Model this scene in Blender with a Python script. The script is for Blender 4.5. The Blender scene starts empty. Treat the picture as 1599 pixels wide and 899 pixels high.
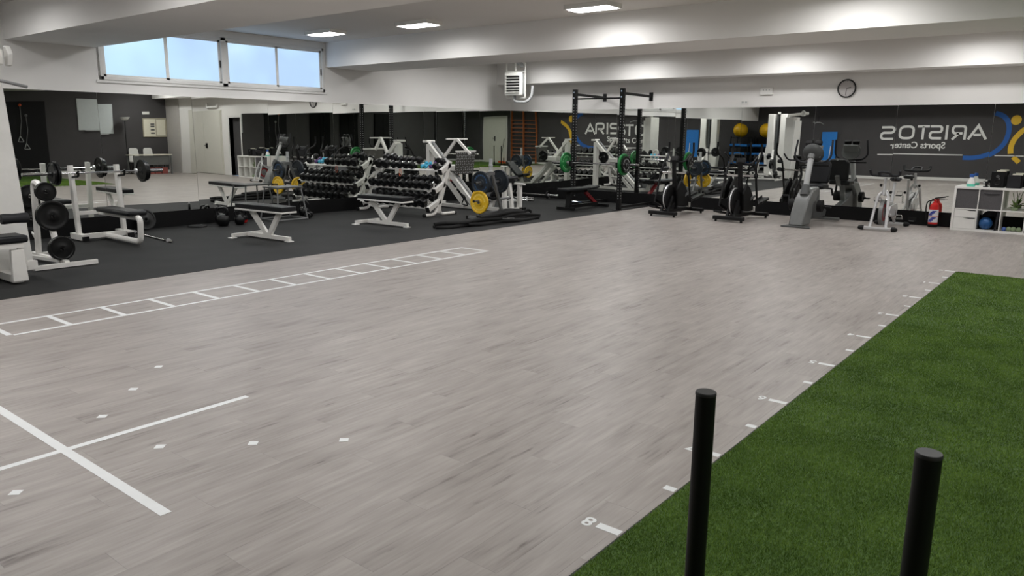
import bpy, math, random
import numpy as np
from mathutils import Vector, Matrix
random.seed(7)
PI = math.pi
col = bpy.context.scene.collection
sc = bpy.context.scene

# ------------------------------------------------------------------ camera, world, exposure
F_PX, PITCH, YAW, ROLL, CAM_H = 1178.63, 0.2030, 0.6719, 0.0085, 1.6267
cy_, sy_ = math.cos(YAW), math.sin(YAW)
fwd = Vector((-sy_ * math.cos(PITCH), cy_ * math.cos(PITCH), -math.sin(PITCH)))
rgt = Vector((cy_, sy_, 0)); upv = rgt.cross(fwd)
r2 = rgt * math.cos(ROLL) + upv * math.sin(ROLL)
u2 = -rgt * math.sin(ROLL) + upv * math.cos(ROLL)
cam = bpy.data.cameras.new('camera'); camo = bpy.data.objects.new('camera', cam); col.objects.link(camo)
m = Matrix.Identity(4)
for i in range(3):
    m[i][0] = r2[i]; m[i][1] = u2[i]; m[i][2] = -fwd[i]
m[2][3] = CAM_H
camo.matrix_world = m
cam.sensor_fit = 'HORIZONTAL'; cam.sensor_width = 36.0; cam.lens = F_PX / 1599 * 36.0
cam.clip_start = 0.05; cam.clip_end = 100
sc.camera = camo
world = bpy.data.worlds.new('sky'); sc.world = world; world.use_nodes = True
bgn = world.node_tree.nodes['Background']; bgn.inputs[0].default_value = (0.45, 0.66, 0.95, 1); bgn.inputs[1].default_value = 1.0
sc.view_settings.view_transform = 'Standard'; sc.view_settings.look = 'None'
sc.view_settings.exposure = 0.0; sc.view_settings.gamma = 1.0; sc.view_settings.use_curve_mapping = False
LED = 12.5                                # radiance of the glowing ceiling diffusers
LAMP_W = 18.5                             # watts of each ceiling lamp
sc.cycles.max_bounces = 12; sc.cycles.glossy_bounces = 6; sc.cycles.diffuse_bounces = 5

# room: x = 0,y = 0 under the camera; left mirror wall at XA, far mirror wall at YB
XA, YB, XD, YC, ZC = -12.594, 15.719, 5.2, -1.5, 3.33
MB_Z0, MB_Z1 = 0.2675, 2.183

# ------------------------------------------------------------------ materials
def lin(c):
    c = c / 255.0
    return c / 12.92 if c <= 0.04045 else ((c + 0.055) / 1.055) ** 2.4
def rgb(r, g, b): return (lin(r), lin(g), lin(b), 1)
MATS = {}
def mat(name, c, rough=0.5, metal=0.0, var=0.08, scale=12.0, bump=0.0, bscale=200.0, spec=0.5, coat=0.0):
    m = bpy.data.materials.new(name); m.use_nodes = True
    nt = m.node_tree; N = nt.nodes; L = nt.links
    b = N['Principled BSDF']
    b.inputs['Roughness'].default_value = rough; b.inputs['Metallic'].default_value = metal
    b.inputs['Specular IOR Level'].default_value = spec
    b.inputs['Coat Weight'].default_value = coat
    tc = N.new('ShaderNodeTexCoord')
    no = N.new('ShaderNodeTexNoise'); no.inputs['Scale'].default_value = scale; no.inputs['Detail'].default_value = 4
    L.new(tc.outputs['Object'], no.inputs['Vector'])
    mr = N.new('ShaderNodeMapRange'); mr.inputs[1].default_value = 0.3; mr.inputs[2].default_value = 0.7
    mr.inputs[3].default_value = 1 - var; mr.inputs[4].default_value = 1 + var
    L.new(no.outputs['Fac'], mr.inputs[0])
    mx = N.new('ShaderNodeVectorMath'); mx.operation = 'SCALE'
    mx.inputs[0].default_value = c[:3]; L.new(mr.outputs[0], mx.inputs['Scale'])
    L.new(mx.outputs[0], b.inputs['Base Color'])
    if bump > 0:
        n2 = N.new('ShaderNodeTexNoise'); n2.inputs['Scale'].default_value = bscale; n2.inputs['Detail'].default_value = 3
        L.new(tc.outputs['Object'], n2.inputs['Vector'])
        bp = N.new('ShaderNodeBump'); bp.inputs['Strength'].default_value = bump; bp.inputs['Distance'].default_value = 0.004
        L.new(n2.outputs['Fac'], bp.inputs['Height']); L.new(bp.outputs[0], b.inputs['Normal'])
    MATS[name] = m
    return m
def emis(name, c, s):
    m = bpy.data.materials.new(name); m.use_nodes = True
    nt = m.node_tree; nt.nodes.remove(nt.nodes['Principled BSDF'])
    e = nt.nodes.new('ShaderNodeEmission'); e.inputs[0].default_value = c; e.inputs[1].default_value = s
    nt.links.new(e.outputs[0], nt.nodes['Material Output'].inputs[0]); MATS[name] = m
    return m
mat('wall_paint', rgb(236, 234, 231), 0.75, var=0.015, scale=1.5, bump=0.05, bscale=60)
mat('ceiling_paint', rgb(220, 216, 211), 0.85, var=0.012, scale=1.2)
mat('dark_paint', rgb(72, 70, 71), 0.8, var=0.05, scale=2.0, bump=0.25, bscale=45)
mat('black_board', rgb(13, 13, 15), 0.6, var=0.1, scale=3, spec=0.25)
mat('black_panel', rgb(10, 10, 11), 0.7, var=0.1, scale=3, spec=0.2)
mat('white_door', rgb(216, 214, 204), 0.5, var=0.02)
mat('grey_wall_piece', rgb(182, 178, 174), 0.7, var=0.02)
mat('white_trim', rgb(226, 225, 222), 0.45, var=0.02)
mat('white_metal', rgb(238, 236, 231), 0.32, var=0.03, scale=6)
mat('white_plastic', rgb(232, 231, 227), 0.4, var=0.02)
mat('grey_metal', rgb(120, 121, 121), 0.4, 0.3, var=0.06)
mat('silver', rgb(205, 205, 206), 0.3, 0.45, var=0.05)
mat('chrome', rgb(215, 215, 215), 0.15, 1.0, var=0.03)
mat('dark_grey_plastic', rgb(74, 76, 76), 0.45, var=0.06)
mat('mid_grey_plastic', rgb(106, 108, 107), 0.4, var=0.05)
mat('light_grey_plastic', rgb(176, 178, 178), 0.42, var=0.04)
mat('black_metal', rgb(13, 13, 14), 0.5, var=0.1, spec=0.3)
mat('black_rubber', rgb(14, 14, 15), 0.6, var=0.15, scale=20, spec=0.3)
mat('black_iron', rgb(11, 12, 13), 0.34, var=0.2, scale=25, spec=0.4)
mat('black_vinyl', rgb(24, 25, 28), 0.45, var=0.08, bump=0.1, bscale=150, spec=0.35)
mat('black_foam', rgb(17, 18, 24), 0.6, var=0.1)
mat('black_rope', rgb(17, 17, 17), 0.85, var=0.25, scale=60, bump=0.6, bscale=90)
mat('blue_plate', rgb(26, 34, 43), 0.5, var=0.1)
mat('blue_print', rgb(44, 78, 116), 0.5, var=0.1)
mat('yellow_plate', rgb(222, 178, 34), 0.45, var=0.05)
mat('yellow_print', rgb(236, 208, 110), 0.5, var=0.05)
mat('green_plate', rgb(26, 120, 56), 0.45, var=0.08)
mat('green_print', rgb(120, 190, 130), 0.5, var=0.05)
mat('yellow_ball', rgb(238, 186, 20), 0.35, var=0.03)
mat('blue_mat', rgb(36, 128, 212), 0.6, var=0.04)
mat('cyan_vinyl', rgb(70, 180, 215), 0.45, var=0.05)
mat('purple_vinyl', rgb(95, 60, 120), 0.45, var=0.05)
mat('red_paint', rgb(200, 30, 28), 0.35, var=0.05)
mat('dark_red', rgb(140, 28, 34), 0.5, var=0.08)
mat('orange_wood', rgb(182, 104, 56), 0.5, var=0.12, scale=20)
mat('orange_plastic', rgb(215, 90, 40), 0.5, var=0.05)
mat('label_white', rgb(230, 230, 235), 0.45, var=0.02)
mat('label_blue', rgb(40, 60, 160), 0.45, var=0.05)
mat('grey_fabric', rgb(88, 86, 88), 0.9, var=0.08, scale=60, bump=0.3, bscale=400)
mat('blue_rubber', rgb(30, 84, 140), 0.4, var=0.1)
mat('soft_blue', rgb(70, 96, 160), 0.7, var=0.1)
mat('soft_green', rgb(126, 140, 110), 0.8, var=0.15)
mat('plant_green', rgb(92, 120, 48), 0.6, var=0.25)
mat('mint_liquid', rgb(96, 205, 180), 0.3, var=0.02)
mat('cap_blue', rgb(40, 90, 170), 0.4, var=0.03)
mat('tape', rgb(226, 228, 228), 0.5, var=0.02)
mat('logo_white', rgb(238, 238, 236), 0.6, var=0.02)
mat('logo_blue', rgb(36, 98, 178), 0.6, var=0.03)
mat('logo_yellow', rgb(240, 194, 54), 0.6, var=0.03)
mat('board_white', rgb(205, 212, 212), 0.3, var=0.02)
mat('cork', rgb(176, 170, 150), 0.8, var=0.06)
mat('paper', rgb(228, 224, 206), 0.8, var=0.03)
mat('clock_face', rgb(190, 186, 184), 0.5, var=0.02)
mat('heater_white', rgb(230, 230, 224), 0.4, var=0.02)
mat('diamond_plate', rgb(92, 90, 86), 0.45, 0.3, var=0.05)
mat('crate_red', rgb(158, 84, 78), 0.6, var=0.05)
mat('cap_dark', rgb(42, 42, 42), 0.5, var=0.08)  # greyer than the poles: light on their tops put into the colour
mat('hole_dark', rgb(30, 30, 30), 0.6, var=0.05)
emis('led', (1.0, 0.99, 0.985, 1), LED)

# frosted window pane: daylight glows through it
mp = bpy.data.materials.new('frosted_pane'); mp.use_nodes = True
nt = mp.node_tree; N = nt.nodes; L = nt.links; N.remove(N['Principled BSDF'])
e = N.new('ShaderNodeEmission'); e.inputs[1].default_value = 1.12
tc = N.new('ShaderNodeTexCoord'); no = N.new('ShaderNodeTexNoise'); no.inputs['Scale'].default_value = 0.9
cr = N.new('ShaderNodeValToRGB'); cr.color_ramp.elements[0].position = 0.35; cr.color_ramp.elements[1].position = 0.7
cr.color_ramp.elements[0].color = rgb(184, 214, 250); cr.color_ramp.elements[1].color = rgb(200, 238, 252)
L.new(tc.outputs['Object'], no.inputs['Vector']); L.new(no.outputs['Fac'], cr.inputs[0]); L.new(cr.outputs[0], e.inputs[0])
gl = N.new('ShaderNodeBsdfGlossy'); gl.inputs['Roughness'].default_value = 0.25
ms = N.new('ShaderNodeMixShader'); ms.inputs[0].default_value = 0.04
L.new(e.outputs[0], ms.inputs[1]); L.new(gl.outputs[0], ms.inputs[2]); L.new(ms.outputs[0], N['Material Output'].inputs[0])
MATS['frosted_pane'] = mp

# silvered mirror
mm = bpy.data.materials.new('mirror_glass'); mm.use_nodes = True
b = mm.node_tree.nodes['Principled BSDF']; b.inputs['Metallic'].default_value = 1.0; b.inputs['Roughness'].default_value = 0.0
b.inputs['Base Color'].default_value = (0.87, 0.89, 0.86, 1)
nt = mm.node_tree; N = nt.nodes; L = nt.links           # slow waviness of large wall mirrors
tc = N.new('ShaderNodeTexCoord'); no = N.new('ShaderNodeTexNoise'); no.inputs['Scale'].default_value = 0.55; no.inputs['Detail'].default_value = 0
bp = N.new('ShaderNodeBump'); bp.inputs['Strength'].default_value = 1.0; bp.inputs['Distance'].default_value = 0.004
L.new(tc.outputs['Object'], no.inputs['Vector']); L.new(no.outputs['Fac'], bp.inputs['Height']); L.new(bp.outputs[0], b.inputs['Normal'])
MATS['mirror_glass'] = mm

# vinyl wood planks: colour by plank (from the plank's own place), grain along y
PW, PL = 0.182, 1.22
def plank_off(row): return (row * 0.381966 % 1.0) * PL
mw = bpy.data.materials.new('grey_wood'); mw.use_nodes = True
nt = mw.node_tree; N = nt.nodes; L = nt.links; b = N['Principled BSDF']
def mth(op, a, bb=None):
    n = N.new('ShaderNodeMath'); n.operation = op
    for i, v in enumerate((a, bb)):
        if v is None: continue
        if isinstance(v, (int, float)): n.inputs[i].default_value = v
        else: L.new(v, n.inputs[i])
    return n.outputs[0]
geo = N.new('ShaderNodeNewGeometry'); sx = N.new('ShaderNodeSeparateXYZ'); L.new(geo.outputs['Position'], sx.inputs[0])
xx = mth('ADD', sx.outputs[0], 20 * PW * 5); row = mth('FLOOR', mth('DIVIDE', xx, PW))
off = mth('MULTIPLY', mth('FRACT', mth('MULTIPLY', row, 0.381966)), PL)
colm = mth('FLOOR', mth('DIVIDE', mth('ADD', sx.outputs[1], off), PL))
cx = N.new('ShaderNodeCombineXYZ'); L.new(row, cx.inputs[0]); L.new(colm, cx.inputs[1])
wn = N.new('ShaderNodeTexWhiteNoise'); wn.noise_dimensions = '3D'; L.new(cx.outputs[0], wn.inputs['Vector'])
gx = N.new('ShaderNodeCombineXYZ')
L.new(mth('MULTIPLY', sx.outputs[0], 48.0), gx.inputs[0])
L.new(mth('MULTIPLY', sx.outputs[1], 2.6), gx.inputs[1])
L.new(mth('MULTIPLY', wn.outputs['Value'], 40.0), gx.inputs[2])
g1 = N.new('ShaderNodeTexNoise'); g1.inputs['Scale'].default_value = 1.0; g1.inputs['Detail'].default_value = 6; g1.inputs['Roughness'].default_value = 0.6
L.new(gx.outputs[0], g1.inputs['Vector'])
kx = N.new('ShaderNodeCombineXYZ')                      # darker streaky patches
L.new(mth('MULTIPLY', sx.outputs[0], 13.0), kx.inputs[0]); L.new(mth('MULTIPLY', sx.outputs[1], 2.6), kx.inputs[1])
L.new(mth('MULTIPLY', wn.outputs['Value'], 17.0), kx.inputs[2])
g2 = N.new('ShaderNodeTexNoise'); g2.inputs['Scale'].default_value = 1.0; g2.inputs['Detail'].default_value = 3
L.new(kx.outputs[0], g2.inputs['Vector'])
g3 = N.new('ShaderNodeTexNoise'); g3.inputs['Scale'].default_value = 1.0; g3.inputs['Detail'].default_value = 2
qx = N.new('ShaderNodeVectorMath'); qx.operation = 'MULTIPLY'; qx.inputs[1].default_value = (2.2, 0.8, 1.0); L.new(geo.outputs['Position'], qx.inputs[0]); L.new(qx.outputs[0], g3.inputs['Vector'])
v = mth('ADD', mth('ADD', mth('ADD', mth('MULTIPLY', g1.outputs['Fac'], 0.48), mth('MULTIPLY', g2.outputs['Fac'], 0.50)), mth('MULTIPLY', g3.outputs['Fac'], 0.20)), mth('MULTIPLY', wn.outputs['Value'], 0.07))
cr = N.new('ShaderNodeValToRGB'); E_ = cr.color_ramp.elements
E_[0].position = 0.36; E_[0].color = rgb(104, 96, 92); E_[1].position = 0.84; E_[1].color = rgb(171, 164, 159)
e2 = E_.new(0.54); e2.color = rgb(147, 140, 135)
g4 = N.new('ShaderNodeTexNoise'); g4.inputs['Scale'].default_value = 1.0; g4.inputs['Detail'].default_value = 2
zx = N.new('ShaderNodeCombineXYZ'); L.new(mth('MULTIPLY', sx.outputs[0], 24.0), zx.inputs[0]); L.new(mth('MULTIPLY', sx.outputs[1], 4.2), zx.inputs[1]); L.new(mth('MULTIPLY', wn.outputs['Value'], 9.0), zx.inputs[2])
L.new(zx.outputs[0], g4.inputs['Vector'])
kn = N.new('ShaderNodeMapRange'); kn.inputs[1].default_value = 0.66; kn.inputs[2].default_value = 0.82; kn.inputs[3].default_value = 0.0; kn.inputs[4].default_value = 0.20
L.new(g4.outputs['Fac'], kn.inputs[0])
v = mth('SUBTRACT', v, kn.outputs[0])
L.new(v, cr.inputs[0]); L.new(cr.outputs[0], b.inputs['Base Color'])
b.inputs['Roughness'].default_value = 0.42; b.inputs['Specular IOR Level'].default_value = 0.4
bp = N.new('ShaderNodeBump'); bp.inputs['Strength'].default_value = 0.08; bp.inputs['Distance'].default_value = 0.002
L.new(g1.outputs['Fac'], bp.inputs['Height']); L.new(bp.outputs[0], b.inputs['Normal'])
MATS['grey_wood'] = mw

# recycled rubber floor with faint flecks and blotches
mr_ = bpy.data.materials.new('rubber_floor'); mr_.use_nodes = True
nt = mr_.node_tree; N = nt.nodes; L = nt.links; b = N['Principled BSDF']
geo = N.new('ShaderNodeNewGeometry')
n1 = N.new('ShaderNodeTexNoise'); n1.inputs['Scale'].default_value = 1.6; n1.inputs['Detail'].default_value = 5; L.new(geo.outputs['Position'], n1.inputs['Vector'])
n2 = N.new('ShaderNodeTexNoise'); n2.inputs['Scale'].default_value = 90; n2.inputs['Detail'].default_value = 2; L.new(geo.outputs['Position'], n2.inputs['Vector'])
v = mth('ADD', mth('MULTIPLY', n1.outputs['Fac'], 0.6), mth('MULTIPLY', n2.outputs['Fac'], 0.4))
cr = N.new('ShaderNodeValToRGB'); E_ = cr.color_ramp.elements
E_[0].position = 0.35; E_[0].color = rgb(27, 28, 28); E_[1].position = 0.68; E_[1].color = rgb(43, 43, 43)
L.new(v, cr.inputs[0]); L.new(cr.outputs[0], b.inputs['Base Color']); b.inputs['Roughness'].default_value = 0.7; b.inputs['Specular IOR Level'].default_value = 0.25
bp = N.new('ShaderNodeBump'); bp.inputs['Strength'].default_value = 0.2; bp.inputs['Distance'].default_value = 0.003
L.new(n2.outputs['Fac'], bp.inputs['Height']); L.new(bp.outputs[0], b.inputs['Normal'])
MATS['rubber_floor'] = mr_

# turf
def turf_mat(name, c0, c1, scale):
    m = bpy.data.materials.new(name); m.use_nodes = True
    nt = m.node_tree; N = nt.nodes; L = nt.links; b = N['Principled BSDF']
    geo = N.new('ShaderNodeNewGeometry')
    n1 = N.new('ShaderNodeTexNoise'); n1.inputs['Scale'].default_value = scale; n1.inputs['Detail'].default_value = 3
    L.new(geo.outputs['Position'], n1.inputs['Vector'])
    ad = N.new('ShaderNodeMath'); ad.operation = 'MULTIPLY_ADD'; ad.inputs[1].default_value = 0.5
    L.new(geo.outputs['Random Per Island'], ad.inputs[0]); L.new(n1.outputs['Fac'], ad.inputs[2])
    cr = N.new('ShaderNodeValToRGB'); E_ = cr.color_ramp.elements
    E_[0].position = 0.4; E_[0].color = c0; E_[1].position = 1.0; E_[1].color = c1
    L.new(ad.outputs[0], cr.inputs[0]); L.new(cr.outputs[0], b.inputs['Base Color'])
    b.inputs['Roughness'].default_value = 0.6; b.inputs['Specular IOR Level'].default_value = 0.25
    MATS[name] = m
turf_mat('turf_base', rgb(44, 68, 22), rgb(76, 106, 40), 60.0)
turf_mat('turf_blade', rgb(60, 90, 28), rgb(124, 154, 66), 3.0)

# ------------------------------------------------------------------ mesh builder
def V3(p): return Vector((float(p[0]), float(p[1]), float(p[2])))
def frame(d, up=(0, 0, 1)):
    d = V3(d).normalized(); u = V3(up)
    if abs(d.dot(u.normalized())) > 0.98: u = Vector((1, 0, 0)) if abs(d.x) < 0.9 else Vector((0, 1, 0))
    s = d.cross(u).normalized(); u = s.cross(d).normalized()
    return d, s, u
class MB:
    def __init__(self): self.v = []; self.f = []
    def add(self, vs, fs):
        n = len(self.v); self.v += [tuple(p) for p in vs]; self.f += [tuple(i + n for i in f) for f in fs]; return self
    def hexa(self, P): return self.add(P, [(0, 3, 2, 1), (4, 5, 6, 7), (0, 1, 5, 4), (1, 2, 6, 5), (2, 3, 7, 6), (3, 0, 4, 7)])
    def box(self, a, b):
        x0, y0, z0 = a; x1, y1, z1 = b
        return self.hexa([(x0, y0, z0), (x1, y0, z0), (x1, y1, z0), (x0, y1, z0), (x0, y0, z1), (x1, y0, z1), (x1, y1, z1), (x0, y1, z1)])
    def cbox(self, c, s, R=None):
        P = []
        for z in (-1, 1):
            for x, y in ((-1, -1), (1, -1), (1, 1), (-1, 1)):
                p = Vector((x * s[0] / 2, y * s[1] / 2, z * s[2] / 2))
                if R is not None: p = R @ p
                P.append(p + V3(c))
        return self.hexa(P)
    def bar(self, p0, p1, w, h, up=(0, 0, 1), ch=0.0):
        p0, p1 = V3(p0), V3(p1); d, s, u = frame(p1 - p0, up)
        c = min(w, h) * ch
        if c <= 0: prof = [(-w / 2, -h / 2), (w / 2, -h / 2), (w / 2, h / 2), (-w / 2, h / 2)]
        else:
            a, bq = w / 2, h / 2
            prof = [(-a + c, -bq), (a - c, -bq), (a, -bq + c), (a, bq - c), (a - c, bq), (-a + c, bq), (-a, bq - c), (-a, -bq + c)]
        n = len(prof)
        vs = [p0 + s * x + u * y for x, y in prof] + [p1 + s * x + u * y for x, y in prof]
        fs = [(i, (i + 1) % n, n + (i + 1) % n, n + i) for i in range(n)] + [tuple(range(n))[::-1], tuple(range(n, 2 * n))]
        return self.add(vs, fs)
    def tube(self, pts, r, n=8, closed=False, rs=None):
        P = [V3(p) for p in pts]; m = len(P)
        T = []
        for i in range(m):
            a = P[(i - 1) % m] if closed or i > 0 else P[i]; c = P[(i + 1) % m] if closed or i < m - 1 else P[i]
            T.append((c - a).normalized())
        d, s, u = frame(T[0]); vs = []
        for i in range(m):
            s = (s - T[i] * s.dot(T[i])).normalized(); u = s.cross(T[i]).normalized()
            rr = rs[i] if rs else r
            for k in range(n):
                a = 2 * PI * k / n
                vs.append(P[i] + (s * math.cos(a) + u * math.sin(a)) * rr)
        fs = []
        for i in range(m if closed else m - 1):
            j = (i + 1) % m
            for k in range(n): fs.append((i * n + k, i * n + (k + 1) % n, j * n + (k + 1) % n, j * n + k))
        if not closed: fs += [tuple(range(n))[::-1], tuple(range((m - 1) * n, m * n))]
        return self.add(vs, fs)
    def cyl(self, p0, p1, r, n=16, r1=None): return self.tube([p0, p1], r, n, rs=[r, r if r1 is None else r1])
    def lathe(self, prof, o=(0, 0, 0), ax=(0, 0, 1), n=24, close=False):
        # prof: (radius, height) along the axis; close joins last to first (a ring)
        d, s, u = frame(ax); o = V3(o); vs = []; m = len(prof)
        for r, h in prof:
            for k in range(n):
                a = 2 * PI * k / n; vs.append(o + d * h + (s * math.cos(a) + u * math.sin(a)) * r)
        fs = []
        for i in range(m if close else m - 1):
            j = (i + 1) % m
            for k in range(n): fs.append((i * n + k, i * n + (k + 1) % n, j * n + (k + 1) % n, j * n + k))
        if not close: fs += [tuple(range(n))[::-1], tuple(range((m - 1) * n, m * n))]
        return self.add(vs, fs)
    def ball(self, c, r, n=16, m=10, sc_=(1, 1, 1)):
        vs = []; c = V3(c)
        for i in range(1, m):
            t = PI * i / m
            for k in range(n):
                a = 2 * PI * k / n
                vs.append(c + Vector((math.sin(t) * math.cos(a) * r * sc_[0], math.sin(t) * math.sin(a) * r * sc_[1], math.cos(t) * r * sc_[2])))
        top = len(vs); vs += [c + Vector((0, 0, r * sc_[2])), c - Vector((0, 0, r * sc_[2]))]
        fs = []
        for i in range(m - 2):
            for k in range(n): fs.append((i * n + k, (i + 1) * n + k, (i + 1) * n + (k + 1) % n, i * n + (k + 1) % n))
        for k in range(n):
            fs.append((top, k, (k + 1) % n)); fs.append((top + 1, (m - 2) * n + (k + 1) % n, (m - 2) * n + k))
        return self.add(vs, fs)
    def prism(self, poly, o, u, v, t):
        # poly in the plane (u, v) at o, thickness t along u x v
        o, u, v = V3(o), V3(u), V3(v); n_ = u.cross(v).normalized(); n = len(poly)
        vs = [o + u * a + v * b for a, b in poly] + [o + u * a + v * b + n_ * t for a, b in poly]
        fs = [(i, (i + 1) % n, n + (i + 1) % n, n + i) for i in range(n)] + [tuple(range(n))[::-1], tuple(range(n, 2 * n))]
        return self.add(vs, fs)
    def ribbon(self, pts, w, o, u, v, t, closed=False):
        o, u, v = V3(o), V3(u), V3(v); nn = u.cross(v).normalized()
        P = [Vector((a, b)) for a, b in pts]; m = len(P); Lf = []
        for i in range(m):
            a = P[(i - 1) % m] if closed or i > 0 else None; c = P[(i + 1) % m] if closed or i < m - 1 else None
            d0 = (P[i] - a).normalized() if a is not None else None; d1 = (c - P[i]).normalized() if c is not None else None
            if d0 is None: d0 = d1
            if d1 is None: d1 = d0
            n0 = Vector((-d0.y, d0.x)); n1 = Vector((-d1.y, d1.x)); q = (n0 + n1)
            q = q.normalized() if q.length > 1e-6 else n0
            k = min(1.0 / max(q.dot(n0), 0.35), 2.2)
            Lf.append((P[i] + q * (w / 2 * k), P[i] - q * (w / 2 * k)))
        vs = []
        for a, c in Lf:
            for p, h in ((a, 0), (c, 0), (c, t), (a, t)): vs.append(o + u * p.x + v * p.y + nn * h)
        fs = []
        for i in range(m if closed else m - 1):
            j = (i + 1) % m
            for k in range(4): fs.append((i * 4 + k, i * 4 + (k + 1) % 4, j * 4 + (k + 1) % 4, j * 4 + k))
        if not closed: fs += [(3, 2, 1, 0), tuple(range((m - 1) * 4, m * 4))]
        return self.add(vs, fs)
    def build(self, name, material, parent=None, off=None, smooth=0.6, bevel=0.0, kind=None):
        if off is None and parent is not None:
            off = Vector((0, 0, 0)); q = parent
            while q is not None:
                if q.get('_w'): off = off + q.location
                q = q.parent
        o3 = off if off is not None else Vector((0, 0, 0))
        me = bpy.data.meshes.new(name)
        me.from_pydata([(x - o3[0], y - o3[1], z - o3[2]) for x, y, z in self.v], [], self.f)
        me.update()
        bm_fix(me)
        me.materials.append(MATS[material])
        if smooth:
            me.polygons.foreach_set('use_smooth', [True] * len(me.polygons)); me.set_sharp_from_angle(angle=smooth)
        o = bpy.data.objects.new(name, me); col.objects.link(o)
        if parent is not None: o.parent = parent
        if bevel > 0:
            bv = o.modifiers.new('bevel', 'BEVEL'); bv.width = bevel; bv.segments = 2; bv.limit_method = 'ANGLE'; bv.angle_limit = 0.7
        if kind: o['kind'] = kind
        return o
import bmesh
def bm_fix(me):
    bm = bmesh.new(); bm.from_mesh(me); bmesh.ops.recalc_face_normals(bm, faces=bm.faces); bm.to_mesh(me); bm.free()
def rnd(pts, rad, seg=5, closed=False):
    """round the corners of a polyline"""
    P = [V3(p) for p in pts]; out = []
    m = len(P)
    for i in range(m):
        if not closed and i in (0, m - 1): out.append(P[i]); continue
        a, b_, c = P[(i - 1) % m], P[i], P[(i + 1) % m]
        d0 = a - b_; d1 = c - b_; r = min(rad, d0.length * 0.49, d1.length * 0.49)
        p0 = b_ + d0.normalized() * r; p1 = b_ + d1.normalized() * r
        for k in range(seg + 1):
            t = k / seg; out.append(p0 * (1 - t) ** 2 + b_ * 2 * t * (1 - t) + p1 * t * t)
    return out
def thing(name, label, cat, loc, rz=0.0, group=None, world=False):
    """an Empty at the thing's base; world=True: parts are given in room coordinates"""
    o = bpy.data.objects.new(name, None); col.objects.link(o); o.location = loc; o.rotation_euler = (0, 0, rz)
    o.empty_display_size = 0.1
    o['label'] = label; o['category'] = cat
    if group: o['group'] = group
    if world: o['_w'] = 1
    return o
def tag(o, label, cat, group=None, kind=None):
    o['label'] = label; o['category'] = cat
    if group: o['group'] = group
    if kind: o['kind'] = kind
    return o
def struct(o, label=None):
    o['kind'] = 'structure'
    if label: o['label'] = label
    return o
def copy_tree(o, parent=None):
    c = o.copy(); col.objects.link(c); c.parent = parent
    for ch in o.children: copy_tree(ch, c)
    return c
def arc(cx, cz, r, a0, a1, n=12, rz=None):
    rz = r if rz is None else rz
    return [(cx + r * math.cos(math.radians(a0 + (a1 - a0) * i / n)), cz + rz * math.sin(math.radians(a0 + (a1 - a0) * i / n))) for i in range(n + 1)]
# ------------------------------------------------------------------ structure
EDGE = -8.31                                            # rubber | planks
TX, TY = -1.405, 10.50                                  # corner of the turf
fl_ = struct(MB().box((EDGE, YC, -0.12), (XD, YB, -0.005)).build('floor', 'hole_dark'), 'grey-beige wood plank floor')
x0 = -20 * PW * 5
rows = range(int(math.floor((EDGE - x0) / PW)), int(math.floor((XD - x0) / PW)) + 1)
full, clip = [], []
for rw in rows:
    xa, xb = x0 + rw * PW, x0 + (rw + 1) * PW
    of = plank_off(rw)
    k0 = int(math.floor((YC + of) / PL)); k1 = int(math.floor((YB + of) / PL))
    for k in range(k0, k1 + 1):
        ya, yb = k * PL - of, (k + 1) * PL - of
        # turf corner takes its part of the floor
        if xa >= TX - 1e-6 and yb <= TY: continue
        ca, cb, da, db = max(xa, EDGE), min(xb, XD), max(ya, YC), min(yb, YB)
        if xb > TX and ya < TY:
            if xa < TX and yb < TY: cb = min(cb, TX)
            elif xa < TX: cb = cb
            else: da = max(da, TY)
        if cb - ca < 0.004 or db - da < 0.004: continue
        w = Vector(((ca + cb) / 2, (da + db) / 2, -CAM_H)); zc = w.dot(fwd)
        vis = zc > 0.5 and abs(w.dot(r2) / zc) < 0.74 and abs(w.dot(u2) / zc) < 0.44
        if ca == xa and cb == xb and da == ya and db == yb and vis and not (xb > TX and ya < TY): full.append((zc, xa, ya))
        else: clip.append((ca, cb, da, db))
full.sort()
g = 0.0003
for i, (zc, xa, ya) in enumerate(full):
    if i < 300:
        if i == 0:
            o = MB().box((g, g, -0.006), (PW - g, PL - g, 0)).build('plank', 'grey_wood', fl_, off=Vector((0, 0, 0)), smooth=0); pm = o.data
        else:
            o = bpy.data.objects.new('plank', pm); col.objects.link(o); o.parent = fl_
        o.location = (xa, ya, 0)
    else: clip.append((xa, xa + PW, ya, ya + PL))
mb = MB()
for ca, cb, da, db in clip: mb.box((ca + g, da + g, -0.006), (cb - g, db - g, 0))
mb.build('plank_field', 'grey_wood', fl_, off=Vector((0, 0, 0)), smooth=0, kind='stuff')

struct(MB().box((XA, YC, -0.12), (EDGE, YB, 0.0)).build('floor_rubber', 'rubber_floor', smooth=0), 'black rubber gym flooring along the mirror wall')
struct(MB().box((EDGE - 0.012, YC, -0.01), (EDGE + 0.012, YB, 0.003)).build('trim_1', 'black_rubber', smooth=0), 'thin black edge strip between rubber floor and planks')

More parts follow.
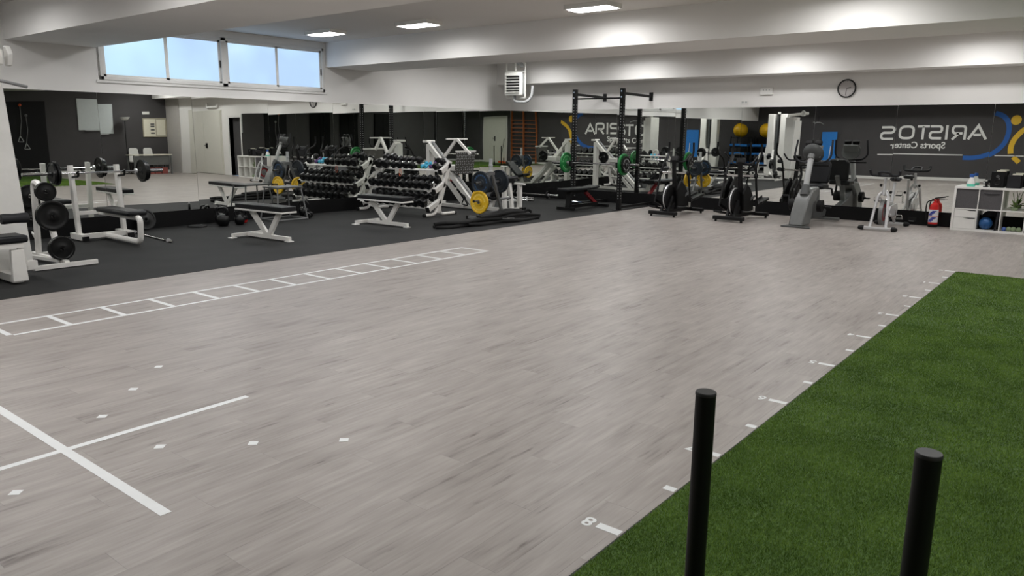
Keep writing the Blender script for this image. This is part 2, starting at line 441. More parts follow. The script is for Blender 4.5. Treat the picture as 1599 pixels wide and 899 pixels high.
# walls, window opening in the left one
WY0, WY1, WZ0, WZ1 = 5.50, 9.78, 2.38, 3.21
struct(MB().box((XA - 0.2, YC - 0.2, -0.1), (XA, YB + 0.2, WZ0)).box((XA - 0.2, YC - 0.2, WZ1), (XA, YB + 0.2, ZC))
       .box((XA - 0.2, YC - 0.2, WZ0), (XA, WY0, WZ1)).box((XA - 0.2, WY1, WZ0), (XA, YB + 0.2, WZ1)).build('wall_left', 'wall_paint', smooth=0))
DX0, DX1 = -0.06, 0.68                                   # dark doorway beside the shelf unit
struct(MB().box((XA - 0.2, YB, -0.1), (DX0, YB + 0.2, ZC)).box((DX1, YB, -0.1), (XD + 0.2, YB + 0.2, ZC)).box((DX0, YB, 2.06), (DX1, YB + 0.2, ZC)).build('wall_back', 'wall_paint', smooth=0))
struct(MB().box((XD, YC - 0.2, -0.1), (XD + 0.2, YB + 0.2, ZC)).build('wall_right', 'dark_paint', smooth=0))
struct(MB().box((XA - 0.2, YC - 0.2, -0.1), (XD + 0.2, YC, ZC)).build('wall_rear', 'dark_paint', smooth=0))
struct(MB().box((XA - 0.2, YC - 0.2, ZC), (XD + 0.2, YB + 0.2, ZC + 0.15)).build('ceiling', 'ceiling_paint', smooth=0))
for ya, yb, zb in ((4.23, 5.46, 2.855), (9.83, 11.09, 2.86), (15.15, YB, 2.80), (-1.30, -0.05, 2.855)):
    struct(MB().box((XA, ya, zb), (XD, yb, ZC)).build('ceiling_beam', 'wall_paint', smooth=0), 'white downstand ceiling beam')
# bases of the walls
struct(MB().box((XA, YC, 0), (XA + 0.022, YB - 0.022, MB_Z0 - 0.004)).build('baseboard_left', 'black_panel', smooth=0), 'tall black skirting under the left mirrors')
struct(MB().box((XA, YB - 0.022, 0), (-0.14, YB, MB_Z0 - 0.004)).build('baseboard_back', 'black_panel', smooth=0), 'tall black skirting under the far mirrors')
struct(MB().box((XA, YC, 0), (1.5, YC + 0.015, 0.11)).box((3.2, YC, 0), (XD, YC + 0.015, 0.11)).build('baseboard_rear', 'white_trim', smooth=0))
struct(MB().box((XD - 0.015, YC, 0), (XD, YB, 0.10)).build('baseboard_right', 'white_trim', smooth=0))

# mirrors: panels about 1.5 m wide, each hung a little out of true
def mirror(name, label, root, seams, axis, tilts):
    t = thing(name, label, 'mirror', root)
    for i in range(len(seams) - 1):
        a, b_ = seams[i] + 0.002, seams[i + 1] - 0.002
        w, h, c = b_ - a, MB_Z1 - MB_Z0, (a + b_) / 2
        if axis == 'y':                                  # on the left wall, facing +x
            o = MB().cbox((0, 0, 0), (0.006, w, h)).build('mirror_panel', 'mirror_glass', t, off=Vector((0, 0, 0)), smooth=0)
            o.location = (0, c - root[1], (MB_Z0 + MB_Z1) / 2)
            o.rotation_euler = (0, -math.radians(tilts[i][1]), math.radians(tilts[i][0]))
        else:                                            # on the far wall, facing -y
            o = MB().cbox((0, 0, 0), (w, 0.006, h)).build('mirror_panel', 'mirror_glass', t, off=Vector((0, 0, 0)), smooth=0)
            o.location = (c - root[0], 0, (MB_Z0 + MB_Z1) / 2)
            o.rotation_euler = (-math.radians(tilts[i][1]), 0, math.radians(tilts[i][0]))
    return t
SA = [YC + 0.02, -0.6, 0.9, 2.4, 3.9, 5.41, 6.96, 8.45, 9.95, 11.46, 12.93, 14.46, YB - 0.03]
# (yaw, pitch) in degrees; positive pitch leans the panel's view upwards
TA = [(0, 0), (0, 0), (0, 0), (0, 0), (0, -0.07), (0, 0.05), (0, 0), (0, 0), (0, 0), (0, 0), (0, 0), (0, 0)]
mirror('wall_mirror', 'long row of frameless mirror panels on the window wall', (XA + 0.022, 7.0, 0), SA, 'y', TA)
SB = [XA + 0.03, -10.93, -9.38, -7.88, -6.36, -4.86, -3.38, -1.84, -0.14]
TB = [(0.1, -0.05), (0.45, -0.15), (-0.1, -0.05), (0, 0), (0, 0), (0, 0.06), (0, -0.02), (0, 0)]
mirror('wall_mirror', 'row of mirror panels on the far wall under the clock', (-6.0, YB - 0.022, 0), SB, 'x', TB)

# window: aluminium frame, four sliding sashes with frosted panes
w = struct(MB().box((XA - 0.16, WY0, WZ0), (XA - 0.14, WY1, WZ1)).build('window_1', 'hole_dark'), 'high four-pane sliding window with frosted daylight glass')
mb = MB()
for a, b_ in (((WY0, WZ0), (WY1, WZ0 + 0.055)), ((WY0, WZ1 - 0.05), (WY1, WZ1)), ((WY0, WZ0), (WY0 + 0.05, WZ1)), ((WY1 - 0.05, WZ0), (WY1, WZ1)), ((7.57, WZ0), (7.67, WZ1))):
    mb.box((XA - 0.07, a[0], a[1]), (XA + 0.03, b_[0], b_[1]))
mb.build('window_frame', 'white_trim', w, smooth=0, bevel=0.004)
for i, (a, b_) in enumerate(((5.55, 6.60), (6.58, 7.57), (7.67, 8.72), (8.70, 9.73))):
    xo = XA + 0.004 - 0.02 * (i % 2)
    mb = MB()
    for p, q in (((a, WZ0 + 0.05), (b_, WZ0 + 0.085)), ((a, WZ1 - 0.08), (b_, WZ1 - 0.045)), ((a, WZ0 + 0.05), (a + 0.042, WZ1 - 0.045)), ((b_ - 0.042, WZ0 + 0.05), (b_, WZ1 - 0.045))):
        mb.box((xo - 0.015, p[0], p[1]), (xo + 0.015, q[0], q[1]))
    s = mb.build('sash', 'white_trim', w, smooth=0)
    MB().box((xo - 0.004, a + 0.028, WZ0 + 0.07), (xo + 0.004, b_ - 0.028, WZ1 - 0.066)).build('pane', 'frosted_pane', s, smooth=0)
    yl = b_ - 0.016 if i % 2 == 0 else a + 0.016
    if i in (1, 3): MB().box((xo + 0.015, b_ - 0.022, 2.70), (xo + 0.03, b_ - 0.008, 2.82)).build('latch', 'hole_dark', s)
MB().box((XA - 0.002, WY0 - 0.06, WZ0 - 0.045), (XA + 0.02, WY1 + 0.05, WZ0 - 0.002)).build('window_sill', 'white_trim', w, smooth=0, bevel=0.004)

# doors on the far wall (seen in the mirrors) and on the wall behind the camera
d = struct(MB().box((DX0 + 0.0, YB + 0.15, 0), (DX1, YB + 0.19, 2.06)).build('door_1', 'dark_paint', smooth=0), 'open doorway into a dark room beside the white shelf unit')
mb = MB().box((DX0 - 0.08, YB - 0.02, 0), (DX0, YB + 0.15, 2.06)).box((DX1, YB - 0.02, 0), (DX1 + 0.08, YB + 0.15, 2.06)).box((DX0 - 0.08, YB - 0.02, 2.06), (DX1 + 0.08, YB + 0.15, 2.14))
mb.build('door_frame', 'white_trim', d, smooth=0)
d = struct(MB().box((1.15, YB - 0.03, 0.01), (3.55, YB - 0.001, 2.36)).build('door_2', 'white_door', smooth=0), 'wide white double fire door')
MB().box((1.18, YB - 0.055, 0.015), (2.34, YB - 0.03, 2.32)).build('door_leaf', 'white_door', d, smooth=0, bevel=0.003)
MB().box((2.35, YB - 0.055, 0.015), (3.52, YB - 0.03, 2.32)).build('door_leaf', 'white_door', d, smooth=0, bevel=0.003)
MB().box((2.10, YB - 0.075, 0.98), (2.22, YB - 0.055, 1.16)).bar((2.16, YB - 0.09, 1.08), (2.30, YB - 0.09, 1.08), 0.02, 0.02).build('door_handle', 'black_metal', d)
struct(MB().box((4.25, YB - 0.04, 0), (XD, YB - 0.001, 2.9)).build('trim_2', 'grey_wall_piece', smooth=0), 'grey wall strip in the corner beside the double door')
d = struct(MB().box((1.50, YC + 0.001, 0.0), (3.20, YC + 0.03, 2.42)).build('door_3', 'white_trim', smooth=0), 'white door in the dark rear wall')
MB().box((1.57, YC + 0.03, 0.01), (3.13, YC + 0.05, 2.36)).build('door_leaf', 'white_door', d, smooth=0, bevel=0.003)
MB().box((2.28, YC + 0.05, 1.18), (2.36, YC + 0.065, 1.42)).bar((2.32, YC + 0.085, 1.32), (2.46, YC + 0.085, 1.32), 0.02, 0.02).build('door_handle', 'dark_grey_plastic', d)
t = thing('wall_pipe', 'short white pipe loop on the wall above the double door', 'pipe', (1.75, YB, 2.5), world=True)
MB().tube(rnd([(1.35, YB - 0.06, 2.60), (1.35, YB - 0.06, 2.46), (2.05, YB - 0.06, 2.46), (2.05, YB - 0.06, 2.62)], 0.08), 0.04, 10).build('pipe', 'white_plastic', t)
# dark panelled alcove doors on the right wall
struct(MB().box((XD - 0.03, 10.0, 0), (XD - 0.001, 11.25, 2.50)).build('door_4', 'black_board', smooth=0), 'black door panel in the dark right wall')

# ceiling lights: shallow square housings with a glowing diffuser
LIGHTS = [(-11.13, 8.72, 'rectangular LED ceiling light nearest the window'), (-9.0, 8.88, 'middle of the three rectangular LED lights in view on the ceiling'), (-5.87, 9.08, 'LED ceiling light at the top centre, right of the other two'),
          (-2.6, 9.08, None), (0.7, 9.08, None),
          (-11.2, 6.45, None), (-7.6, 6.4, None), (-4.2, 6.4, None), (-0.8, 6.4, None), (-7.4, 12.2, None), (-3.8, 12.2, None), (-0.2, 12.2, None),  # unseen; mid-bay lamps mostly added to raise the ambient light
          (-10.9, 14.15, None), (-8.4, 14.3, None), (-5.2, 14.3, None), (-2.05, 14.3, None), (1.1, 14.3, None), (3.9, 14.3, None), (-11.0, 12.2, None),
          (-11.0, 3.1, None), (-7.4, 3.1, None), (-3.9, 3.1, None), (-0.4, 3.1, None), (3.2, 3.1, None),
          (-10.6, 1.0, None), (-8.2, 1.0, None), (-5.8, 1.0, None), (-3.4, 1.0, None), (2.2, 1.0, None)]  # unseen row added for ambient light and to brighten the rear wall
proto = None
for lx, ly, lb in LIGHTS:
    if proto is None:
        t = proto = thing('ceiling_light', lb, 'ceiling light', (lx, ly, ZC))
        mb = MB()
        for a, b_ in (((-.35, -.185), (.35, -.165)), ((-.35, .165), (.35, .185)), ((-.35, -.165), (-.33, .165)), ((.33, -.165), (.35, .165))):
            mb.box((a[0], a[1], -0.06), (b_[0], b_[1], 0))
        mb.build('housing', 'white_plastic', t, smooth=0)
        k = 0.328; h_ = 0.163; c = 0.05
        poly = [(-k + c, -h_), (k - c, -h_), (k, -h_ + c), (k, h_ - c), (k - c, h_), (-k + c, h_), (-k, h_ - c), (-k, -h_ + c)]
        MB().prism(poly, (0, 0, -0.064), (1, 0, 0), (0, 1, 0), 0.03).build('diffuser', 'led', t, smooth=0)
        ld = bpy.data.lights.new('lamp', 'AREA'); ld.shape = 'RECTANGLE'; ld.size = 0.60; ld.size_y = 0.28; ld.energy = LAMP_W; ld.spread = math.radians(170); ld.color = (1.0, 0.995, 0.99)
        lo = bpy.data.objects.new('lamp', ld); col.objects.link(lo); lo.parent = t; lo.location = (0, 0, -0.068)
    else:
        t = copy_tree(proto); t.location = (lx, ly, ZC)
    t['label'] = lb or 'rectangular LED ceiling light from the unseen set, partly added as ambient fill'
    t['group'] = 'ceiling lights'

# turf
tf = MB().box((TX, YC + 0.02, -0.005), (5.0, TY, 0.006)).build('turf', 'turf_base', smooth=0)
tag(tf, 'bright green artificial grass strip with metre marks along its edge', 'artificial turf', kind='stuff')
rng = np.random.default_rng(3)
def blades(n, xa, xb, ya, yb, hw, hh):
    P = np.stack([rng.uniform(xa, xb, n), rng.uniform(ya, yb, n)], 1)
    rel = np.stack([P[:, 0], P[:, 1], np.full(n, -CAM_H)], 1)
    zc = rel @ np.array(fwd); uu = rel @ np.array(r2) / np.maximum(zc, .1); vv = rel @ np.array(u2) / np.maximum(zc, .1)
    P = P[(zc > .3) & (np.abs(uu) < 0.95) & (np.abs(vv) < 0.62)]; n = len(P)
    a = rng.uniform(0, 2 * PI, n); le = rng.uniform(0.1, 0.9, n) * hh; la = rng.uniform(0, 2 * PI, n); h = hh * rng.uniform(0.6, 1.1, n)
    dx, dy = np.cos(a) * hw, np.sin(a) * hw
    z = np.full(n, 0.005)
    A = np.stack([P[:, 0] - dx, P[:, 1] - dy, z], 1); B = np.stack([P[:, 0] + dx, P[:, 1] + dy, z], 1)
    T = np.stack([P[:, 0] + np.cos(la) * le, P[:, 1] + np.sin(la) * le, z + h], 1)
    T[:, 0] = np.maximum(T[:, 0], TX - 0.006)
    return np.stack([A, B, T], 1).reshape(-1, 3)
VB = np.concatenate([blades(560000, TX, 1.6, 0.9, 4.2, 0.0013, 0.013), blades(380000, TX, 2.6, 4.2, 7.2, 0.0018, 0.013), blades(230000, TX, 3.4, 7.2, TY, 0.0026, 0.013)])
nt_ = len(VB) // 3
me = bpy.data.meshes.new('grass_blades'); me.vertices.add(len(VB)); me.vertices.foreach_set('co', VB.astype(np.float32).ravel())
me.loops.add(nt_ * 3); me.loops.foreach_set('vertex_index', np.arange(nt_ * 3, dtype=np.int32))
me.polygons.add(nt_); me.polygons.foreach_set('loop_start', np.arange(0, nt_ * 3, 3, dtype=np.int32))
me.update(calc_edges=True); me.materials.append(MATS['turf_blade'])
gb = bpy.data.objects.new('grass_blades', me); col.objects.link(gb); gb.parent = tf; gb['kind'] = 'stuff'
struct(MB().box((TX - 0.012, YC + 0.02, -0.004), (TX, TY + 0.012, 0.0015)).box((TX, TY, -0.004), (5.0, TY + 0.012, 0.0015)).build('trim_3', 'hole_dark', smooth=0), 'thin dark joint around the turf')

# white tape on the floor
ZT = 0.0012
lad = thing('agility_ladder_marking', 'white tape agility ladder stuck on the planks beside the rubber floor', 'floor marking', (-7.03, 5.0, 0), world=True)
Y1_, ST = 7.985, 0.4531
MB().box((-6.80, Y1_ - 13 * ST, 0), (-6.76, Y1_, ZT)).build('side_line', 'tape', lad, smooth=0)
MB().box((-7.285, Y1_ - 13 * ST, 0), (-7.245, Y1_, ZT)).build('side_line', 'tape', lad, smooth=0)
for k in range(14): MB().box((-7.245, Y1_ - k * ST - 0.045, 0), (-6.80, Y1_ - k * ST, ZT)).build('rung', 'tape', lad, smooth=0)
star = thing('star_marking', 'white tape cross with small squares on its diagonals, at lower left', 'floor marking', (-4.08, 1.42, 0), world=True)
MB().box((-5.15, 1.395, 0), (-3.03, 1.445, ZT)).build('cross_line', 'tape', star, smooth=0)
MB().box((-4.10, 0.33, 0), (-4.055, 1.395, ZT)).build('cross_line', 'tape', star, smooth=0)
MB().box((-4.10, 1.445, 0), (-4.055, 2.48, ZT)).build('cross_line', 'tape', star, smooth=0)
for sxn in (-1, 1):
    for syn in (-1, 1):
        for k in (1, 2, 3):
            px, py = -4.08 + sxn * 0.335 * k, 1.42 + syn * 0.335 * k
            q = 0.034
            MB().add([(px - q, py, 0), (px, py - q, 0), (px + q, py, 0), (px, py + q, 0), (px - q, py, ZT), (px, py - q, ZT), (px + q, py, ZT), (px, py + q, ZT)],
                     [(3, 2, 1, 0), (4, 5, 6, 7), (0, 1, 5, 4), (1, 2, 6, 5), (2, 3, 7, 6), (3, 0, 4, 7)]).build('square', 'tape', star, smooth=0)
def text_mesh(s, size, name, material, parent, M, weight=0.0, ext=0.001, align='CENTER'):
    cu = bpy.data.curves.new('txt', 'FONT'); cu.body = s; cu.size = size; cu.extrude = ext; cu.offset = weight; cu.align_x = align
    cu.resolution_u = 6
    to = bpy.data.objects.new('txt', cu); col.objects.link(to)
    dg = bpy.context.evaluated_depsgraph_get(); me = bpy.data.meshes.new_from_object(to.evaluated_get(dg))
    bpy.data.objects.remove(to); bpy.data.curves.remove(cu)
    me.transform(M); me.materials.append(MATS[material]); me.name = name
    o = bpy.data.objects.new(name, me); col.objects.link(o)
    if parent is not None: o.parent = parent
    return o
rul = thing('metre_scale_marking', 'white metre ticks and numbers 0 to 8 along the turf edge', 'floor marking', (TX - 0.1, 6.5, 0), world=True)
Rn = Matrix(((-1, 0, 0, 0), (0, -1, 0, 0), (0, 0, 1, 0), (0, 0, 0, 1)))    # read from the far end
for mtr in range(0, 9):
    yk = 10.528 - mtr + 0.0
    MB().box((-1.535, yk - 0.022, 0), (-1.425, yk + 0.022, ZT)).build('metre_tick', 'tape', rul, smooth=0)
    if mtr < 8: MB().box((-1.482, yk - 0.5 - 0.022, 0), (-1.425, yk - 0.5 + 0.022, ZT)).build('half_tick', 'tape', rul, smooth=0)
    M = Matrix.Translation((-1.58 - rul.location.x, yk + 0.036 - rul.location.y, 0.0006)) @ Rn
    text_mesh(str(mtr), 0.105, 'number', 'tape', rul, M, weight=0.002, ext=0.0006)
# ------------------------------------------------------------------ weights
def plate_profile(r, t, hub=0.3):
    h = t / 2
    return [(0.026, -h), (r * hub, -h), (r * hub + 0.012, -h * 0.55), (r * 0.80, -h * 0.55), (r * 0.86, -h), (r * 0.97, -h), (r, -h * 0.8), (r, h * 0.8), (r * 0.97, h), (r * 0.86, h), (r * 0.80, h * 0.55), (r * hub + 0.012, h * 0.55), (r * hub, h), (0.026, h)]
def plate(label, c, ax, r, t, material, group=None, ring=None, name='weight_plate', n=28, grip=False):
    o = thing(name, label, 'weight plate', c, group=group, world=True)
    MB().lathe(plate_profile(r, t), c, ax, n, close=True).build('disc', material, o)
    d, s, u = frame(ax)
    if ring:
        for sg in (-1, 1):
            mb = MB(); h = t / 2 * 0.55
            for k in range(18):
                if k % 9 == 8: continue
                a0 = 2 * PI * (k + 0.15) / 18; a1 = 2 * PI * (k + 0.85) / 18
                P = []
                for hh in (sg * h, sg * (h + 0.0012)):
                    for rr, a in ((r * .60, a0), (r * .72, a0), (r * .72, a1), (r * .60, a1)):
                        P.append(V3(c) + d * hh + (s * math.cos(a) + u * math.sin(a)) * rr)
                mb.hexa(P)
            mb.build('printed_ring', ring, o, smooth=0, kind='stuff')
    MB().lathe([(0.024, -t / 2 - 0.002), (0.036, -t / 2 - 0.002), (0.036, t / 2 + 0.002), (0.024, t / 2 + 0.002)], c, ax, 14, close=True).build('hub_ring', 'grey_metal' if ring else 'black_metal', o)
    return o
def barbell(label, p0, p1, sleeve=0.40, name='barbell', rad=0.014, rs=0.025):
    p0, p1 = V3(p0), V3(p1); d = (p1 - p0).normalized(); c = (p0 + p1) / 2
    o = thing(name, label, 'barbell', c, world=True)
    MB().cyl(p0 + d * sleeve, p1 - d * sleeve, rad, 10).build('shaft', 'chrome', o)
    for a, s in ((p0, 1), (p1, -1)):
        MB().cyl(a, a + d * s * sleeve, rs, 12).build('sleeve', 'chrome', o)
        MB().cyl(a + d * s * sleeve, a + d * s * (sleeve + 0.03), 0.038, 14).build('collar', 'silver', o)
    return o
def dumbbell_proto(label, r=0.068, ln=0.30, material='black_iron', group=None, hn=16, handle='chrome', name='dumbbell'):
    """axis along local y, centre at origin"""
    o = thing(name, label, 'dumbbell', (0, 0, 0), group=group)
    hw = ln * 0.30
    MB().tube([(0, -ln / 2 + hw - .01, 0), (0, -.03, 0), (0, 0, 0), (0, .03, 0), (0, ln / 2 - hw + .01, 0)], 0.014, 10, rs=[.014, .016, .018, .016, .014]).build('handle', handle, o)
    for s in (-1, 1):
        a = s * (ln / 2)
        MB().lathe([(0.02, -hw / 2), (r * .82, -hw / 2), (r, -hw * .36), (r, hw * .36), (r * .82, hw / 2), (r * .34, hw / 2), (r * .30, hw * .44), (0.004, hw * .44)], (0, s * (ln / 2 - hw / 2), 0), (0, s, 0), hn).build('head', material, o)
    return o

# ------------------------------------------------------------------ lat machine at the left edge
t = thing('lat_pulldown_machine', 'tall white lat pulldown machine cut off by the left edge', 'gym machine', (-9.6, 2.6, 0), world=True)
MB().box((-9.80, 2.42, 0.06), (-9.50, 3.10, 2.24)).build('weight_stack_shroud', 'white_metal', t, bevel=0.02)
MB().hexa([(-9.50, 2.40, 0.06), (-9.44, 2.40, 0.06), (-9.44, 3.21, 0.06), (-9.50, 3.21, 0.06), (-9.50, 2.40, 2.12), (-9.44, 2.40, 2.12), (-9.44, 3.11, 2.12), (-9.50, 3.11, 2.12)]).build('front_cover', 'white_plastic', t, bevel=0.01)
MB().tube(rnd([(-9.75, 2.90, 2.30), (-9.45, 2.92, 2.33), (-9.05, 2.95, 2.36)], 0.2), 0.05, 10, rs=None).build('top_arm', 'white_metal', t)
MB().prism([(0, -.10), (.07, -.10), (.13, .02), (.07, .10), (0, .10)], (-9.22, 3.13, 2.36), (1, 0, 0), (0, 0, 1), 0.05).build('pulley_cover', 'white_plastic', t, bevel=0.01)
MB().box((-9.27, 2.80, 2.27), (-9.19, 3.07, 2.43)).build('pulley_housing', 'white_metal', t, bevel=0.015)
MB().tube(rnd([(-8.80, 1.95, 2.04), (-8.80, 2.35, 2.10), (-8.80, 2.83, 2.10), (-8.80, 3.12, 2.04)], 0.12), 0.016, 8).build('lat_bar', 'grey_metal', t)
MB().tube([(-8.80, 2.60, 2.10), (-8.80, 2.60, 2.32)], 0.006, 6).build('cable', 'black_metal', t)
MB().lathe([(0.018, 0), (0.052, 0.004), (0.056, 0.03), (0.050, 0.12), (0.056, 0.23), (0.052, 0.256), (0.018, 0.26)], (-9.02, 2.80, 0.70), (0, 1, 0), 16).build('thigh_roller', 'black_foam', t)
MB().cyl((-9.02, 2.55, 0.70), (-9.02, 3.0, 0.70), 0.014, 10).build('roller_bar', 'chrome', t)
MB().bar((-9.10, 2.55, 0.06), (-9.06, 2.55, 0.74), 0.06, 0.05).build('roller_post', 'white_metal', t)
MB().box((-9.30, 2.50, 0.44), (-8.98, 3.03, 0.52)).build('seat', 'black_vinyl', t, bevel=0.025)
MB().box((-9.28, 2.52, 0.39), (-9.00, 2.98, 0.438)).build('seat_frame', 'white_metal', t)
MB().prism([(-.075, 0), (.075, 0), (.06, .34), (-.06, .34)], (-9.07, 2.92, 0.03), (0, 1, 0), (0, 0, 1), 0.06).build('front_leg', 'white_metal', t, bevel=0.006)
MB().bar((-9.9, 2.90, 0.06), (-9.02, 2.90, 0.06), 0.10, 0.08).build('base_rail', 'white_metal', t)
MB().bar((-9.25, 3.02, 0.36), (-9.25, 3.06, 0.15), 0.05, 0.05).bar((-9.3, 3.06, 0.15), (-9.3, 3.18, 0.15), 0.09, 0.09).build('side_bracket', 'white_metal', t)

# ------------------------------------------------------------------ white plate tree
t = thing('plate_tree', 'white plate tree holding small black plates beside the bench press', 'weight rack', (-10.2, 3.65, 0), world=True)
MB().bar((-9.70, 3.29, 0.035), (-9.70, 3.99, 0.035), 0.05, 0.05).build('foot', 'white_metal', t)
MB().bar((-10.75, 3.29, 0.035), (-10.75, 3.99, 0.035), 0.05, 0.05).build('foot', 'white_metal', t)
MB().bar((-10.75, 3.65, 0.06), (-9.70, 3.65, 0.06), 0.05, 0.05).build('base_rail', 'white_metal', t)
MB().bar((-10.72, 3.55, 0.05), (-9.95, 3.67, 0.05), 0.04, 0.04).build('brace', 'white_metal', t)
def flat_strip(pts, w, th, ydir, name, m, par):
    mb = MB(); mb.ribbon([(p[0], p[1]) for p in pts], th, (0, ydir - w / 2, 0), (1, 0, 0), (0, 0, 1), -w); return mb.build(name, m, par)
top = rnd([(-10.55, 0, 0.06), (-10.46, 0, 0.98), (-10.30, 0, 0.98), (-9.86, 0, 0.06)], 0.09, 6)
MB().tube([(p.x, 3.65, p.z) for p in top], 0.038, 8).build('upright', 'white_metal', t)
PEG = ((-10.22, 0.88), (-10.10, 0.60), (-9.93, 0.22))
for px, pz in PEG: MB().cyl((px - 0.02, 3.65, pz), (px + 0.20, 3.65, pz), 0.014, 10).build('peg', 'black_metal', t)
for pz in (0.80, 0.52): MB().cyl((-10.5, 3.65, pz), (-10.72, 3.65, pz), 0.014, 10).build('peg', 'black_metal', t)
MB().bar((-10.56, 3.65, 0.25), (-10.75, 3.67, 0.33), 0.02, 0.02).build('bar_holder', 'white_metal', t)
for lb, (px, pz), r, nn in (('small black plate on the top peg of the white plate tree', PEG[0], 0.115, 2), ('large black plate on the middle peg of the white plate tree', PEG[1], 0.18, 2), ('medium black plate on the lowest peg of the white plate tree', PEG[2], 0.145, 2)):
    for k in range(nn):
        plate(lb if k else lb.replace('plate on', 'plate behind the front one on').replace(' of the white plate tree', ''), (px + 0.085 + 0.034 * k, 3.65, pz), (1, 0, 0), r, 0.03, 'black_iron')
plate('black plate on the rear upper peg of the white plate tree', (-10.62, 3.65, 0.80), (1, 0, 0), 0.14, 0.03, 'black_iron')
plate('black plate on the rear lower peg of the white plate tree', (-10.67, 3.65, 0.52), (1, 0, 0), 0.17, 0.03, 'black_iron')

# ------------------------------------------------------------------ bench press
t = thing('bench_press_station', 'white bench press station with black pad against the mirror', 'weight bench', (-11.67, 5.1, 0), world=True)
for yy in (4.72, 5.38):
    MB().bar((-12.00, yy, 0.05), (-12.07, yy, 1.10), 0.06, 0.085, up=(1, 0, 0), ch=0.15).build('upright', 'white_metal', t)
    MB().box((-12.20, yy - 0.05, 0.012), (-11.80, yy + 0.05, 0.10)).build('foot', 'white_metal', t, bevel=0.006)
    MB().box((-11.80, yy - 0.045, 0.0), (-11.77, yy + 0.045, 0.07)).build('foot_cap', 'black_rubber', t)
    MB().tube(rnd([(-12.04, yy, 0.93), (-11.82, yy, 0.95), (-11.80, yy, 1.03)], 0.03), 0.016, 8).build('bar_hook', 'black_metal', t)
MB().bar((-11.86, 4.72, 0.07), (-11.86, 5.38, 0.07), 0.07, 0.07).build('base_cross_rail', 'white_metal', t)
MB().bar((-12.02, 4.72, 0.40), (-12.02, 5.38, 0.40), 0.06, 0.05).build('cross_rail', 'white_metal', t)
MB().tube(rnd([(-11.97, 5.05, 0.055), (-10.78, 5.05, 0.055), (-10.74, 5.05, 0.40), (-11.77, 5.05, 0.40)], 0.09, 6), 0.04, 10).build('bench_frame', 'white_metal', t)
MB().bar((-12.02, 5.05, 0.39), (-11.17, 5.05, 0.39), 0.05, 0.05).build('pad_rail', 'white_metal', t)
MB().box((-11.84, 4.91, 0.425), (-10.80, 5.19, 0.495)).build('pad', 'black_vinyl', t, bevel=0.028)
barbell('loaded barbell racked on the white bench press', (-11.84, 4.00, 1.0), (-11.84, 5.98, 1.0), 0.40)
for lb, yy, r in (('inner black plate on the left end of the racked barbell', 4.43, 0.17), ('outer black plate on the left end of the racked barbell', 4.385, 0.15), ('inner black plate on the right end of the racked barbell', 5.66, 0.17), ('outer black plate on the right end of the racked barbell', 5.705, 0.15)):
    plate(lb, (-11.84, yy, 1.0), (0, 1, 0), r, 0.038, 'black_iron')
barbell('thin bar lying on the rubber floor beside the bench press', (-12.3, 5.62, 0.016), (-10.72, 5.48, 0.016), 0.12, rad=0.012, rs=0.016)
plate('black plate leaning on the skirting behind the bench press', (-12.47, 5.95, 0.17), (0.97, 0, 0.22), 0.165, 0.035, 'black_iron')
o = MB().lathe([(0.001, 0.0), (0.15, 0.0), (0.165, 0.012), (0.15, 0.026), (0.11, 0.03), (0.001, 0.03)], (0, 0, 0), (0, 0, 1), 24).build('balance_disc', 'black_rubber')
o.location = (-12.25, 6.72, 0.001); tag(o, 'flat black disc lying on the rubber by the skirting', 'disc')

# ------------------------------------------------------------------ kettlebells
def kettlebell(label, loc, s=1.0, rz=0.0, band=None):
    t = thing('kettlebell', label, 'kettlebell', loc, rz, group='kettlebells by the mirror')
    MB().lathe([(0.001, 0), (0.055 * s, 0), (0.075 * s, 0.012 * s), (0.098 * s, 0.06 * s), (0.104 * s, 0.10 * s), (0.095 * s, 0.145 * s), (0.065 * s, 0.185 * s), (0.03 * s, 0.20 * s), (0.001, 0.202 * s)], n=20).build('body', 'black_iron', t)
    hp = rnd([(-0.05 * s, 0, 0.16 * s), (-0.095 * s, 0, 0.235 * s), (-0.07 * s, 0, 0.30 * s), (0.07 * s, 0, 0.30 * s), (0.095 * s, 0, 0.235 * s), (0.05 * s, 0, 0.16 * s)], 0.04 * s)
    MB().tube(hp, 0.019 * s, 10).build('handle', 'black_iron', t)
    if band: MB().lathe([(0.060 * s, 0.001), (0.082 * s, 0.012), (0.101 * s, 0.055), (0.096 * s, 0.055), (0.07 * s, 0.013)], n=20, close=True).build('band', band, t)
    return t
kettlebell('largest black kettlebell, left of the group under the mirror', (-12.02, 7.07, 0), 1.05, 0.5)
kettlebell('black kettlebell in the middle of the group beside the stool', (-11.98, 7.36, 0), 0.85, 1.2)
kettlebell('kettlebell with a red band around its base', (-12.20, 7.56, 0), 0.85, 0.2, 'red_paint')
kettlebell('black kettlebell behind the largest one', (-12.35, 7.22, 0), 0.95, 0.9)
kettlebell('black kettlebell right of the grey stool', (-12.3, 8.95, 0), 0.95, 0.6)
dp = dumbbell_proto('small black dumbbell on the floor right of the flat bench', 0.06, 0.24); dp.location = (-11.95, 8.80, 0.061); dp.rotation_euler = (0, 0, 0.7)

